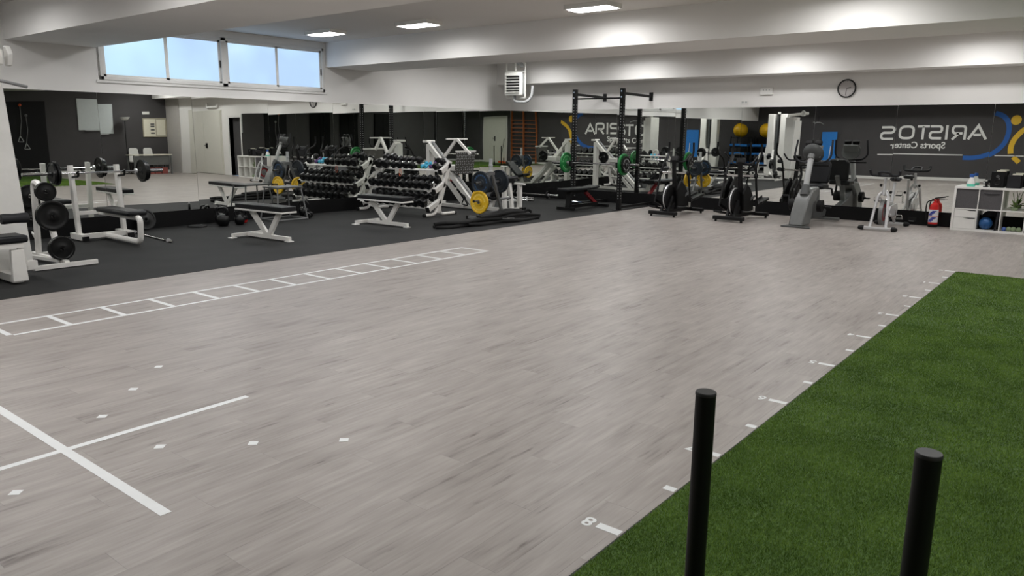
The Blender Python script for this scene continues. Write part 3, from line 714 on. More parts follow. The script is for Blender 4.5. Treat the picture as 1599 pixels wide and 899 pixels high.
# ------------------------------------------------------------------ plyometric stool
t = thing('plyo_stool', 'grey tubular step stool between the flat bench and mirror', 'stool', (-12.05, 8.25, 0), world=True)
z1 = 0.62
cor = [(-12.33, 8.01), (-11.78, 8.01), (-11.78, 8.65), (-12.33, 8.65)]
tp = [(-12.26, 8.08), (-11.86, 8.08), (-11.86, 8.58), (-12.26, 8.58)]
MB().box((-12.29, 8.05, z1 - 0.028), (-11.83, 8.61, z1)).build('top', 'dark_grey_plastic', t, bevel=0.006)
for a, b_ in zip(cor, tp): MB().tube([(a[0], a[1], 0.012), (b_[0], b_[1], z1 - 0.028)], 0.014, 8).build('leg', 'grey_metal', t)
for i in range(4):
    a, b_ = cor[i], cor[(i + 1) % 4]; MB().tube([(a[0], a[1], 0.03), (b_[0], b_[1], 0.03)], 0.012, 8).build('floor_rail', 'grey_metal', t)

# ------------------------------------------------------------------ flat benches
def flat_bench(label, loc, rz):
    t = thing('flat_bench', label, 'weight bench', loc, rz, group='flat benches')
    MB().box((-0.60, -0.135, 0.452), (0.52, 0.135, 0.525)).build('pad', 'black_vinyl', t, bevel=0.012)
    MB().box((-0.605, -0.14, 0.425), (0.525, 0.14, 0.450)).build('pad_frame', 'white_metal', t, bevel=0.004)
    MB().bar((-0.01, 0, 0.06), (-0.38, 0, 0.425), 0.05, 0.085, ch=0.12).build('leg', 'white_metal', t)
    MB().bar((0.03, 0, 0.06), (0.30, 0, 0.425), 0.05, 0.085, ch=0.12).build('leg', 'white_metal', t)
    MB().bar((-0.50, 0, 0.045), (0.51, 0, 0.045), 0.055, 0.055).build('base_beam', 'white_metal', t)
    MB().bar((-0.50, -0.28, 0.045), (-0.50, 0.28, 0.045), 0.05, 0.05).build('cross_foot', 'white_metal', t)
    for p in ((-0.50, -0.28), (-0.50, 0.28), (0.49, 0)): MB().box((p[0] - 0.05, p[1] - 0.05, 0), (p[0] + 0.05, p[1] + 0.05, 0.014)).build('foot_plate', 'white_plastic', t, bevel=0.003)
flat_bench('white flat bench with V legs in front of the grey stool', (-10.05, 6.64, 0), 0.06)
flat_bench('white flat bench with V legs in front of the dumbbell rack', (-10.02, 9.03, 0), 0.03)

# ------------------------------------------------------------------ dumbbell rack
t = thing('dumbbell_rack', 'white three-tier dumbbell rack standing out from the mirror', 'weight rack', (-11.4, 10.8, 0), world=True)
TIERS = (((10.84, 0.885), (11.06, 0.985)), ((10.66, 0.515), (10.90, 0.615)), ((10.48, 0.175), (10.76, 0.285)))
XL, XR = -12.38, -10.42
for xe in (XL, XR):
    MB().bar((xe, 10.70, 0.07), (xe, 11.08, 1.06), 0.075, 0.095, up=(0, 1, 0), ch=0.15).build('upright', 'white_metal', t)
    MB().tube(rnd([(xe, 10.78, 0.30), (xe, 10.66, 0.035), (xe, 10.38, 0.035)], 0.12, 6), 0.032, 10).build('front_foot', 'white_metal', t)
    MB().tube(rnd([(xe, 10.80, 0.34), (xe, 10.77, 0.035), (xe, 11.20, 0.035)], 0.12, 6), 0.032, 10).build('rear_foot', 'white_metal', t)
    MB().cyl((xe, 10.38, 0.035), (xe, 10.33, 0.035), 0.035, 10).build('foot_cap', 'black_rubber', t)
    MB().cyl((xe, 11.20, 0.035), (xe, 11.24, 0.035), 0.035, 10).build('foot_cap', 'black_rubber', t)
    for (f, bk) in TIERS:
        a = (xe, f[0] - 0.02, f[1] - 0.03); b_ = (xe, bk[0] + 0.02, bk[1] + 0.01)
        MB().bar(a, b_, 0.075, 0.095, ch=0.1).build('arm', 'white_metal', t)
        MB().bar((xe, f[0] - 0.045, f[1] - 0.04), (xe, f[0] - 0.02, f[1] - 0.03), 0.079, 0.099).build('arm_cap', 'black_rubber', t)
for (f, bk) in TIERS:
    for q in (f, bk): MB().bar((XL, q[0], q[1] - 0.005), (XR, q[0], q[1] - 0.005), 0.05, 0.022, up=(0, -0.4, 0.9)).build('shelf_rail', 'white_metal', t)
sets = []
DBG = 'dumbbells on the white rack'
def on_tier(proto, tier, x, roll=0.0):
    f, bk = TIERS[tier]; sl = math.atan2(bk[1] - f[1], bk[0] - f[0])
    c = Vector((x, (f[0] + bk[0]) / 2, (f[1] + bk[1]) / 2 + 0.012))
    r = proto['_r']; nrm = Vector((0, -math.sin(sl), math.cos(sl)))
    o = proto if not proto.get('_used') else copy_tree(proto)
    proto['_used'] = 1
    o.location = c + nrm * r; o.rotation_euler = (sl, 0, 0)
    return o
def mk(label, r, ln, m='black_iron', hn=16, handle='chrome'):
    p = dumbbell_proto(label, r, ln, m, DBG, hn, handle); p['_r'] = r; return p
big = mk('big round black dumbbell on the left of the top tier', 0.094, 0.38); sm = mk('black dumbbell in the middle of the top tier', 0.072, 0.32)
for x, lb in ((-12.18, 'big black dumbbell at the left end of the top rack tier'), (-11.97, 'second big black dumbbell from the left on the top rack tier')): on_tier(big, 0, x)['label'] = lb
for x, lb in ((-11.76, 'third'), (-11.58, 'fourth'), (-11.40, 'fifth'), (-11.22, 'sixth')): on_tier(sm, 0, x)['label'] = 'black dumbbell, %s from the left on the top rack tier' % lb
last = mk('black dumbbell at the right end of the top tier', 0.066, 0.30); on_tier(last, 0, -10.56)
for i, (x, mname, lb) in enumerate(((-10.98, 'cyan_vinyl', 'left small light blue dumbbell on the top tier'), (-10.87, 'cyan_vinyl', 'right small light blue dumbbell on the top tier'), (-10.74, 'purple_vinyl', 'small purple dumbbell on the top tier'))):
    p = mk(lb, 0.036, 0.19, mname, 6, mname); on_tier(p, 0, x)
mid = mk('round black dumbbell on the middle tier of the white rack', 0.082, 0.36)
ORD = ('first', 'second', 'third', 'fourth', 'fifth', 'sixth', 'seventh', 'eighth', 'ninth', 'tenth')
for k in range(10): on_tier(mid, 1, -12.22 + k * 0.184)['label'] = 'round black dumbbell, %s from the left on the middle rack tier' % ORD[k]
low = mk('large round black dumbbell on the bottom tier of the white rack', 0.09, 0.40)
for k in range(9): on_tier(low, 2, -12.2 + k * 0.205)['label'] = 'large black dumbbell, %s from the left on the bottom rack tier' % ORD[k]
t = thing('resistance_loop', 'orange elastic loop hanging from the top tier of the rack', 'resistance band', (-11.55, 10.8, 0.85), world=True)
MB().tube([(-11.55 + 0.03 * math.cos(a), 10.80, 0.80 + 0.075 * math.sin(a)) for a in [2 * PI * k / 16 for k in range(16)]], 0.004, 6, closed=True).build('loop', 'orange_plastic', t)

# ------------------------------------------------------------------ leg press
t = thing('leg_press', 'white incline leg press with chequer-plate footplate', 'gym machine', (-10.9, 12.3, 0), world=True)
RY_ = 12.20
MB().bar((-12.05, RY_, 1.36), (-10.72, RY_, 0.10), 0.20, 0.11, up=(1, 0, 1), ch=0.1).build('slide_rail', 'white_metal', t)
MB().bar((-11.99, RY_, 1.415), (-10.70, RY_, 0.19), 0.075, 0.012, up=(1, 0, 1)).build('rail_groove', 'grey_metal', t)
MB().bar((-11.55, RY_ - 0.05, 0.62), (-10.98, RY_ - 0.05, 0.07), 0.08, 0.07, up=(1, 0, 1)).build('lower_rail', 'white_metal', t)
MB().bar((-12.10, RY_ - 0.13, 1.42), (-12.10, RY_ + 0.13, 1.42), 0.13, 0.05, ch=0.2).build('rail_head', 'white_metal', t)
MB().bar((-12.06, RY_, 0.05), (-12.06, RY_, 1.36), 0.16, 0.10).build('rear_post', 'white_metal', t)
MB().bar((-12.06, 11.9, 0.05), (-12.06, 12.65, 0.05), 0.07, 0.07).build('base_cross_rail', 'white_metal', t)
MB().bar((-12.1, RY_, 0.05), (-9.80, RY_, 0.05), 0.08, 0.07).build('base_rail', 'white_metal', t)
MB().bar((-9.80, 11.95, 0.05), (-9.80, 12.65, 0.05), 0.07, 0.07).build('base_cross_rail', 'white_metal', t)
for y in (11.97, 12.63): MB().box((-9.86, y - 0.05, 0), (-9.72, y + 0.05, 0.085)).build('foot_cap', 'black_rubber', t, bevel=0.006)
MB().bar((-9.80, 12.05, 0.05), (-9.80, 12.05, 0.56), 0.09, 0.07).build('grip_post', 'white_metal', t)
MB().bar((-9.80, 12.55, 0.05), (-9.80, 12.55, 0.56), 0.09, 0.07).build('grip_post', 'white_metal', t)
for y in (12.05, 12.55): MB().bar((-9.93, y, 0.575), (-9.67, y, 0.575), 0.08, 0.04, ch=0.2).build('grip_pad', 'white_metal', t)
# carriage
fp_c = Vector((-11.12, 12.30, 0.98)); fu = Vector((0.14, 0, 0.99)).normalized(); fn = Vector((0.99, 0, -0.14)).normalized()
fp = MB().prism([(-0.30, -0.24), (0.30, -0.24), (0.30, 0.24), (-0.30, 0.24)], fp_c, (0, 1, 0), fu, 0.014).build('footplate', 'diamond_plate', t, bevel=0.003)
mb = MB()
for i in range(10):
    for j in range(8):
        a = -0.27 + 0.06 * i; b_ = -0.21 + 0.06 * j; c = fp_c + Vector((0, 1, 0)) * a + fu * b_ + fn * 0.0155
        k = 1 if (i + j) % 2 else -1
        d1 = (Vector((0, 1, 0)) * k + fu).normalized(); mb.bar(c - d1 * 0.021, c + d1 * 0.021, 0.016, 0.004, up=fn)
mb.build('chequer_ribs', 'light_grey_plastic', fp, smooth=0, kind='stuff')
MB().bar(fp_c + fu * 0.245 + Vector((0, -0.31, 0)), fp_c + fu * 0.245 + Vector((0, 0.31, 0)), 0.04, 0.035).build('footplate_edge', 'white_metal', t)
MB().bar((-11.35, 11.97, 1.48), (-11.35, 12.63, 1.48), 0.035, 0.03).build('handle_bar', 'white_metal', t)
MB().bar((-11.35, 12.30, 1.48), (-11.72, 12.22, 1.02), 0.06, 0.05).build('carriage_strut', 'white_metal', t)
MB().bar((-11.35, 12.30, 1.48), (-11.03, 12.38, 1.16), 0.06, 0.05).build('carriage_strut', 'white_metal', t)
MB().box((-11.80, 12.10, 0.80), (-11.18, 12.50, 0.92)).build('carriage', 'white_metal', t, bevel=0.01)
for s, y in ((-1, 11.98), (1, 12.62)): MB().cyl((-11.48, y, 0.95), (-11.48, y + s * 0.30, 0.95), 0.024, 12).build('plate_peg', 'chrome', t)
# seat
bk = Matrix.Rotation(math.radians(52), 3, 'Y')
MB().cbox((-10.02, 12.30, 0.52), (0.62, 0.36, 0.08), Matrix.Rotation(math.radians(-42), 3, 'Y')).build('backrest', 'black_vinyl', t, bevel=0.02)
MB().cbox((-10.36, 12.30, 0.30), (0.34, 0.36, 0.08), Matrix.Rotation(math.radians(12), 3, 'Y')).build('seat', 'black_vinyl', t, bevel=0.02)
MB().bar((-10.36, 12.30, 0.07), (-10.30, 12.30, 0.26), 0.08, 0.08).bar((-9.80, 12.30, 0.06), (-9.88, 12.30, 0.60), 0.08, 0.06).build('seat_post', 'white_metal', t)
MB().tube(rnd([(-10.95, 12.0, 0.34), (-10.80, 11.94, 0.30), (-10.72, 11.94, 0.10), (-10.92, 11.98, 0.12), (-10.80, 11.94, 0.30)], 0.03), 0.012, 8).build('safety_stop', 'black_metal', t)
plate('black plate on the near peg of the leg press', (-11.48, 11.87, 0.95), (0, 1, 0), 0.135, 0.04, 'black_iron')
plate('black plate on the far peg of the leg press', (-11.48, 12.74, 0.95), (0, 1, 0), 0.16, 0.04, 'black_iron')

# ------------------------------------------------------------------ grey plate tree with bumper plates
t = thing('plate_tree', 'grey A-frame plate tree holding blue and yellow bumper plates', 'weight rack', (-9.38, 11.08, 0), world=True)
MB().bar((-9.40, 10.79, 0.05), (-9.36, 11.05, 0.86), 0.05, 0.06, ch=0.15).build('leg', 'grey_metal', t)
MB().bar((-9.36, 11.45, 0.05), (-9.36, 11.13, 0.86), 0.05, 0.06, ch=0.15).build('leg', 'grey_metal', t)
for y in (10.78, 11.46):
    MB().bar((-9.66, y, 0.035), (-9.06, y, 0.035), 0.05, 0.05).build('foot', 'grey_metal', t)
    for x in (-9.67, -9.05): MB().box((x - 0.02, y - 0.03, 0), (x + 0.02, y + 0.03, 0.065)).build('foot_cap', 'black_rubber', t)
MB().bar((-9.38, 10.80, 0.12), (-9.38, 11.44, 0.12), 0.05, 0.04).build('base_rail', 'grey_metal', t)
MB().bar((-9.36, 11.00, 0.86), (-9.36, 11.18, 0.86), 0.06, 0.06).build('top_block', 'grey_metal', t)
MB().lathe([(0.03, 0), (0.042, 0), (0.042, 0.02), (0.034, 0.03), (0.034, 0.10), (0.042, 0.11), (0.042, 0.13), (0.034, 0.14), (0.034, 0.25), (0.028, 0.25), (0.028, 0.0)], (-9.36, 11.09, 0.89), n=14, close=True).build('bar_tube', 'light_grey_plastic', t)
for p, q in (((10.96, 0.70), (10.66, 0.70)), ((10.88, 0.36), (10.62, 0.36)), ((11.22, 0.70), (11.58, 0.70)), ((11.32, 0.36), (11.68, 0.36))):
    MB().cyl((-9.37, p[0], p[1]), (-9.37, q[0], q[1]), 0.022, 12).build('peg', 'grey_metal', t)
    MB().cyl((-9.37, q[0], q[1]), (-9.37, q[0] + (0.015 if q[0] > p[0] else -0.015), q[1]), 0.024, 12).build('peg_cap', 'black_rubber', t)
MB().cyl((-9.38, 11.12, 0.34), (-9.82, 11.12, 0.34), 0.022, 12).build('peg', 'grey_metal', t)
BG = 'bumper plates on the grey plate tree'
plate('blue bumper plate facing the room on the grey plate tree', (-9.37, 10.82, 0.69), (0, 1, 0), 0.225, 0.055, 'blue_plate', BG, 'blue_print')
plate('dark blue bumper plate on the far upper peg of the grey tree', (-9.37, 11.36, 0.70), (0, 1, 0), 0.225, 0.055, 'blue_plate', BG, None)
plate('bright yellow bumper plate low on the grey plate tree', (-9.37, 10.77, 0.335), (0, 1, 0), 0.215, 0.05, 'yellow_plate', BG, 'yellow_print')
plate('second yellow bumper plate, hidden behind the first, seen in the mirror', (-9.70, 11.12, 0.34), (1, 0, 0), 0.20, 0.05, 'yellow_plate', BG, 'yellow_print')
# ------------------------------------------------------------------ battle rope
t = thing('battle_rope', 'thick black battle rope bundled along the edge of the rubber floor', 'rope', (-8.9, 10.4, 0), world=True)
def strand(pts, r): 
    P = rnd(pts, 0.25, 6); return MB().tube(P, r, 10, rs=[r * 0.7] + [r] * (len(P) - 2) + [r * 0.75])
ctrl = [(-9.02, 9.25), (-8.92, 9.5), (-8.86, 9.8), (-8.84, 10.2), (-8.86, 10.6), (-8.80, 10.9), (-8.80, 11.3), (-8.74, 11.8)]
lay = [(-0.15, .03), (-0.09, .03), (-0.03, .03), (0.03, .03), (0.09, .03), (0.14, .03), (-0.11, .09), (-0.05, .09), (0.01, .09), (0.07, .09), (-0.07, .145), (0.0, .145), (0.06, .14)]
for k, (ox, oz) in enumerate(lay):
    a, b_ = ((0, 8), (0, 7), (1, 8), (0, 8), (2, 7), (4, 8))[k % 6] if oz < .05 else (((0, 6), (2, 8), (3, 7), (0, 4))[k % 4] if oz < .1 else (3, 7))
    pts = []
    for i in range(a, b_):
        x, y = ctrl[i]; sq = (0.5, 0.8, 0.7, 0.9, 0.8, 1.1, 1.0, 0.6)[i]; hz = (0.9, 1.0, 0.9, 1.1, 1.0, 1.35, 1.25, 0.9)[i] if oz > .05 else 1.0
        pts.append((x + ox * sq + 0.03 * math.sin(i * 1.9 + k * 2.1), y + 0.06 * math.sin(k * 3.3 + i), oz * hz + 0.014 * math.sin(k + i * 2)))
    strand(pts, 0.034).build('rope_strand', 'black_rope', t)
MB().tube([(-9.0 + 0.055 * math.cos(a) * 0.6, 11.80 + 0.055 * math.cos(a), 0.085 + 0.055 * math.sin(a)) for a in [2 * PI * k / 18 for k in range(18)]], 0.026, 10, closed=True).build('rope_loop', 'black_rope', t)
for y in (10.78, 10.92): MB().tube([(-8.70, y - 0.14, 0.09), (-8.66, y + 0.02, 0.075)], 0.006, 6).build('tie', 'grey_metal', t)

# ------------------------------------------------------------------ bars lying in the corner
barbell('long chrome barbell lying along the far wall in the corner', (-12.40, 15.40, 0.105), (-10.80, 15.40, 0.105), 0.3)
plate('small black plate on the right end of the corner barbell', (-11.12, 15.40, 0.100), (1, 0, 0), 0.10, 0.025, 'black_iron')
plate('small black plate on the left end of the corner barbell', (-12.14, 15.40, 0.100), (1, 0, 0), 0.10, 0.025, 'black_iron')
for i, (a, b_, lb) in enumerate((((-12.2, 14.98, 0.026), (-11.35, 15.12, 0.026), 'short chrome bar lying nearest the mirror corner'), ((-12.0, 14.52, 0.026), (-11.0, 14.66, 0.026), 'short chrome bar lying in the middle of three'), ((-11.9, 14.02, 0.026), (-11.0, 14.16, 0.026), 'short chrome bar lying nearest the leg press'))):
    barbell(lb, a, b_, 0.18, rad=0.013, rs=0.025)

# ------------------------------------------------------------------ wall-mounted squat rack
t = thing('squat_rack', 'black wall-mounted squat rack with pull-up bar', 'weight rack', (-9.0, 14.3, 0), world=True)
RX = (-9.60, -8.40); RY = 14.25
for i, x in enumerate(RX):
    up = MB().bar((x, RY, 0.01), (x, RY, 2.56), 0.09, 0.09, up=(1, 0, 0), ch=0.06).build('upright', 'black_metal', t)
    mb = MB()
    for k in range(34): mb.cyl((x - 0.046, RY - 0.0, 0.25 + 0.06 * k), (x + 0.046, RY, 0.25 + 0.06 * k), 0.011, 8)
    for k in range(34): mb.cyl((x, RY - 0.046, 0.25 + 0.06 * k), (x, RY - 0.030, 0.25 + 0.06 * k), 0.011, 8)
    mb.build('pin_holes', 'light_grey_plastic', up, kind='stuff')
    MB().box((x - 0.10, RY - 0.12, 0), (x + 0.10, RY + 0.12, 0.010)).build('foot_plate', 'black_metal', t)
    MB().bar((x, RY, 2.46), (x - (0.14 if i == 0 else 0.12), YB - 0.02, 2.45), 0.05, 0.05).build('wall_arm', 'black_metal', t)
    xe = x - (0.14 if i == 0 else 0.12)
    MB().box((xe - 0.045, YB - 0.02, 2.36), (xe + 0.045, YB - 0.001, 2.54)).build('wall_plate', 'black_metal', t)
    MB().bar((x, RY, 0.06), (x, YB - 0.03, 0.06), 0.05, 0.05).build('floor_arm', 'black_metal', t)
    for z in (2.50, 2.38): MB().cyl((x - 0.0, RY - 0.052, z), (x, RY - 0.044, z), 0.016, 10).build('bolt', 'chrome', t)
    MB().box((x - 0.03, RY - 0.14, 0.90), (x + 0.03, RY - 0.046, 0.955)).box((x - 0.03, RY - 0.14, 0.955), (x + 0.03, RY - 0.125, 1.02)).build('bar_hook', 'black_rubber', t)
MB().cyl((RX[0], RY, 2.36), (RX[1], RY, 2.36), 0.017, 12).build('pull_up_bar', 'black_metal', t)
barbell('barbell with green bumper plates on the black squat rack', (-10.12, RY - 0.09, 0.98), (-7.90, RY - 0.09, 0.98), 0.42)
plate('green bumper plate on the left end of the racked barbell', (-9.74, RY - 0.09, 0.98), (1, 0, 0), 0.225, 0.05, 'green_plate', None, 'green_print')
plate('green bumper plate on the right end of the racked barbell', (-8.26, RY - 0.09, 0.98), (1, 0, 0), 0.225, 0.05, 'green_plate', None, 'green_print')
plate('grey-rimmed black plate outside the right green plate', (-8.205, RY - 0.09, 0.98), (1, 0, 0), 0.175, 0.04, 'black_iron', None, 'light_grey_plastic')

# ------------------------------------------------------------------ black adjustable bench
t = thing('adjustable_bench', 'black adjustable bench with red strut under the squat rack', 'weight bench', (-9.12, 13.9, 0), world=True)
MB().box((-9.30, 13.20, 0.42), (-9.0, 14.05, 0.475)).build('back_pad', 'black_vinyl', t, bevel=0.015)
MB().cbox((-9.15, 14.26, 0.455), (0.28, 0.36, 0.055), Matrix.Rotation(math.radians(5), 3, 'X')).build('seat_pad', 'black_vinyl', t, bevel=0.015)
MB().bar((-9.15, 13.40, 0.08), (-9.15, 14.55, 0.08), 0.07, 0.07).build('base_beam', 'black_metal', t)
MB().bar((-9.42, 13.40, 0.04), (-8.98, 13.40, 0.04), 0.07, 0.06).build('front_foot', 'black_metal', t)
MB().bar((-9.40, 14.60, 0.04), (-8.88, 14.60, 0.04), 0.07, 0.06).build('rear_foot', 'black_metal', t)
MB().bar((-9.15, 13.42, 0.06), (-9.15, 13.46, 0.42), 0.09, 0.11).build('front_post', 'black_metal', t)
MB().bar((-9.15, 14.50, 0.08), (-9.15, 13.98, 0.42), 0.06, 0.07).build('strut', 'dark_red', t)
MB().bar((-9.15, 13.50, 0.38), (-9.15, 14.10, 0.38), 0.06, 0.05).build('pad_rail', 'black_metal', t)
MB().cyl((-9.28, 13.75, 0.16), (-9.02, 13.75, 0.16), 0.018, 10).build('pivot_bar', 'chrome', t)

# ------------------------------------------------------------------ elliptical trainers
def elliptical(label, loc):
    t = thing('elliptical_trainer', label, 'exercise machine', loc, 0.0, group='black elliptical trainers')
    for y, x0_, x1_ in ((-0.58, -0.33, 0.27), (0.60, -0.27, 0.30)):
        MB().bar((x0_, y, 0.075), (x1_, y, 0.075), 0.085, 0.07, ch=0.2).build('stabilizer', 'black_metal', t)
        for x in (x0_ + 0.05, x1_ - 0.05): MB().cyl((x, y, 0), (x, y, 0.045), 0.022, 10).build('levelling_foot', 'black_rubber', t)
    MB().bar((0, -0.56, 0.10), (0, 0.60, 0.10), 0.09, 0.07, ch=0.15).build('main_beam', 'black_metal', t)
    MB().bar((-0.09, -0.52, 0.10), (-0.08, -0.34, 0.40), 0.045, 0.045).build('wheel_fork', 'black_metal', t)
    MB().bar((0.05, -0.52, 0.10), (0.05, -0.34, 0.40), 0.045, 0.045).build('wheel_fork', 'black_metal', t)
    w_ = MB().lathe([(0.03, -0.03), (0.19, -0.03), (0.21, -0.045), (0.255, -0.045), (0.255, 0.045), (0.21, 0.045), (0.19, 0.03), (0.03, 0.03)], (-0.02, -0.34, 0.37), (1, 0, 0), 32, close=True).build('flywheel', 'black_metal', t)
    MB().lathe([(0.256, -0.012), (0.260, -0.012), (0.260, 0.012), (0.256, 0.012)], (-0.02, -0.34, 0.37), (1, 0, 0), 32, close=True).build('rim_band', 'silver', w_)
    MB().prism([(-0.16, 0.20), (0.34, 0.16), (0.30, 0.42), (0.12, 0.60), (-0.05, 0.70), (-0.22, 0.52)], (0.045, 0, 0), (0, 1, 0), (0, 0, 1), 0.05).build('drive_cover', 'black_rubber', t, bevel=0.012)
    MB().prism([(-0.16, 0.20), (0.34, 0.16), (0.30, 0.42), (0.12, 0.60), (-0.05, 0.70), (-0.22, 0.52)], (-0.095, 0, 0), (0, 1, 0), (0, 0, 1), 0.05).build('drive_cover', 'black_rubber', t, bevel=0.012)
    MB().bar((0, -0.10, 0.14), (0, -0.26, 1.12), 0.065, 0.08, up=(1, 0, 0), ch=0.15).build('mast', 'black_metal', t)
    MB().cbox((0, -0.22, 1.13), (0.17, 0.06, 0.12), Matrix.Rotation(-0.5, 3, 'X')).build('console', 'black_rubber', t, bevel=0.015)
    MB().tube(rnd([(-0.24, -0.02, 1.22), (-0.20, -0.18, 1.08), (0.20, -0.18, 1.08), (0.24, -0.02, 1.22)], 0.08), 0.017, 10).build('fixed_handle', 'black_foam', t)
    MB().cyl((-0.30, -0.20, 0.86), (0.30, -0.20, 0.86), 0.022, 10).build('pivot_axle', 'chrome', t)
    for s, ph in ((-1, 0.16), (1, -0.12)):
        x = 0.30 * s
        MB().tube(rnd([(x, -0.20 - ph * 1.3, 0.30), (x, -0.20, 0.86), (x * 0.98, -0.16 + ph * 0.5, 1.08), (x * 1.15, 0.02 + ph, 1.22), (x * 1.12, 0.02 + ph, 1.46)], 0.10), 0.021, 10).build('moving_arm', 'black_metal', t)
        MB().lathe([(0.021, 0), (0.045, 0), (0.045, 0.05), (0.021, 0.05)], (x - 0.025, -0.20, 0.86), (1, 0, 0), 14, close=True).build('pivot_hub', 'black_rubber', t)
        zf = 0.16 if s < 0 else 0.37; yf = -0.42 if s < 0 else 0.32
        MB().bar((x, -0.20 - ph * 1.3, 0.30), (x * 0.9, yf + 0.30, zf + 0.02), 0.035, 0.05).build('pedal_link', 'black_metal', t)
        fpz = MB().cbox((x * 0.85, yf, zf), (0.15, 0.38, 0.03), Matrix.Rotation(0.18 * s, 3, 'X')).build('foot_plate', 'black_rubber', t, bevel=0.008)
        MB().cbox((x * 0.85 - 0.072, yf, zf + 0.028), (0.012, 0.38, 0.045), Matrix.Rotation(0.18 * s, 3, 'X')).build('foot_rim', 'black_rubber', fpz)
        MB().bar((0.06 * s, 0.12, 0.36), (0.14 * s, 0.12 + 0.12 * s, 0.36 + 0.10 * s), 0.03, 0.045).build('crank', 'grey_metal', t)
    MB().box((0.06, 0.30, 0.14), (0.12, 0.36, 0.24)).build('adjuster', 'white_plastic', t, bevel=0.006)
    return t
elliptical('black elliptical trainer nearest the squat rack', (-7.04, 14.30, 0))
elliptical('black elliptical trainer between the other one and the grey bike', (-5.66, 14.30, 0))

# ------------------------------------------------------------------ grey recumbent-style bike
t = thing('exercise_bike', 'grey exercise bike with curved base, round console and black seat', 'exercise bike', (-4.4, 14.5, 0), world=True)
MB().prism([(-0.26, -0.13), (0.26, -0.13), (0.18, 0.10), (-0.18, 0.10)], (-4.42, 13.80, 0), (1, 0, 0), (0, 1, 0), 0.03).build('front_foot', 'dark_grey_plastic', t, bevel=0.008)
prof = [(13.70, 0.03), (14.12, 0.03), (14.20, 0.16), (14.32, 0.42), (14.55, 0.58), (14.50, 0.70), (14.16, 0.66), (13.95, 0.50), (13.80, 0.28)]
MB().prism([(y, z) for y, z in prof], (-4.56, 0, 0), (0, 1, 0), (0, 0, 1), 0.26).build('base_shell', 'mid_grey_plastic', t, bevel=0.03)
MB().prism([(14.30, 0.10), (15.20, 0.10), (15.24, 0.22), (14.70, 0.34), (14.40, 0.56), (14.28, 0.40)], (-4.48, 0, 0), (0, 1, 0), (0, 0, 1), 0.13).build('rear_beam', 'dark_grey_plastic', t, bevel=0.02)
MB().bar((-4.60, 15.22, 0.05), (-4.10, 15.22, 0.05), 0.09, 0.05, ch=0.2).build('rear_foot', 'mid_grey_plastic', t)
MB().cyl((-4.42, 14.06, 0.56), (-4.43, 14.12, 0.74), 0.085, 16, 0.065).build('mast_sleeve', 'dark_grey_plastic', t)
MB().tube(rnd([(-4.43, 14.10, 0.62), (-4.44, 14.22, 0.98), (-4.45, 14.36, 1.24)], 0.2), 0.052, 14).build('mast', 'light_grey_plastic', t)
cR = Matrix.Rotation(math.radians(-28), 3, 'X')
cs = MB().lathe([(0.02, -0.02), (0.09, -0.02), (0.165, 0.03), (0.19, 0.07), (0.185, 0.09), (0.02, 0.095)], (-4.45, 14.38, 1.27), (0.0, 0.84, 0.40), 24).build('console', 'dark_grey_plastic', t)
MB().cbox((-4.45, 14.47, 1.33), (0.29, 0.03, 0.25), cR).build('console_front', 'mid_grey_plastic', cs, bevel=0.01)
MB().cbox((-4.45, 14.486, 1.355), (0.24, 0.006, 0.12), cR).build('screen', 'black_board', cs)
MB().cbox((-4.45, 14.452, 1.275), (0.07, 0.006, 0.05), cR).build('keypad', 'dark_red', cs)
for k in (-1, 1): MB().cbox((-4.45 + k * 0.08, 14.44, 1.49), (0.13, 0.07, 0.08), cR).build('bottle_cup', 'black_rubber', cs, bevel=0.015)
MB().cyl((-4.45, 14.32, 1.20), (-4.45, 14.37, 1.27), 0.062, 14).build('console_neck', 'mid_grey_plastic', t)
for s in (-1, 1): MB().tube(rnd([(-4.45, 14.36, 1.13), (-4.45 + s * 0.22, 14.40, 1.13), (-4.45 + s * 0.33, 14.42, 1.24), (-4.45 + s * 0.31, 14.50, 1.54)], 0.10), 0.018, 10).build('handlebar', 'black_foam', t)
MB().bar((-4.68, 14.42, 1.08), (-4.14, 14.42, 1.08), 0.03, 0.03).build('cross_handle', 'black_metal', t)
MB().prism([(-0.20, -0.22), (0.20, -0.22), (0.21, 0.16), (0.15, 0.22), (-0.15, 0.22), (-0.21, 0.16)], (-4.50, 15.02, 0.95), (1, 0, 0), (0, 0.18, 0.98), -0.08).build('backrest', 'black_vinyl', t, bevel=0.03)
MB().cbox((-4.48, 14.82, 0.68), (0.40, 0.40, 0.09)).build('seat', 'black_vinyl', t, bevel=0.03)
MB().bar((-4.40, 14.80, 0.20), (-4.46, 14.86, 0.64), 0.10, 0.08).build('seat_post', 'mid_grey_plastic', t)
MB().bar((-4.48, 14.98, 0.62), (-4.50, 15.12, 0.82), 0.08, 0.05).build('back_bracket', 'grey_metal', t)
MB().cyl((-4.62, 14.30, 0.36), (-4.74, 14.30, 0.36), 0.11, 20).build('crank_disc', 'black_rubber', t)
MB().cyl((-4.24, 14.30, 0.36), (-4.16, 14.30, 0.36), 0.11, 20).build('crank_disc', 'black_rubber', t)
for s, x, dy, dz in ((-1, -4.80, 0.06, 0.15), (1, -4.14, 0.04, -0.02)):
    MB().bar((x + 0.02, 14.30, 0.36), (x, 14.30 + dy, 0.36 + dz), 0.025, 0.035).build('crank', 'black_metal', t)
    MB().cbox((x + s * 0.06, 14.30 + dy, 0.36 + dz), (0.11, 0.10, 0.03)).build('pedal', 'black_rubber', t, bevel=0.006)
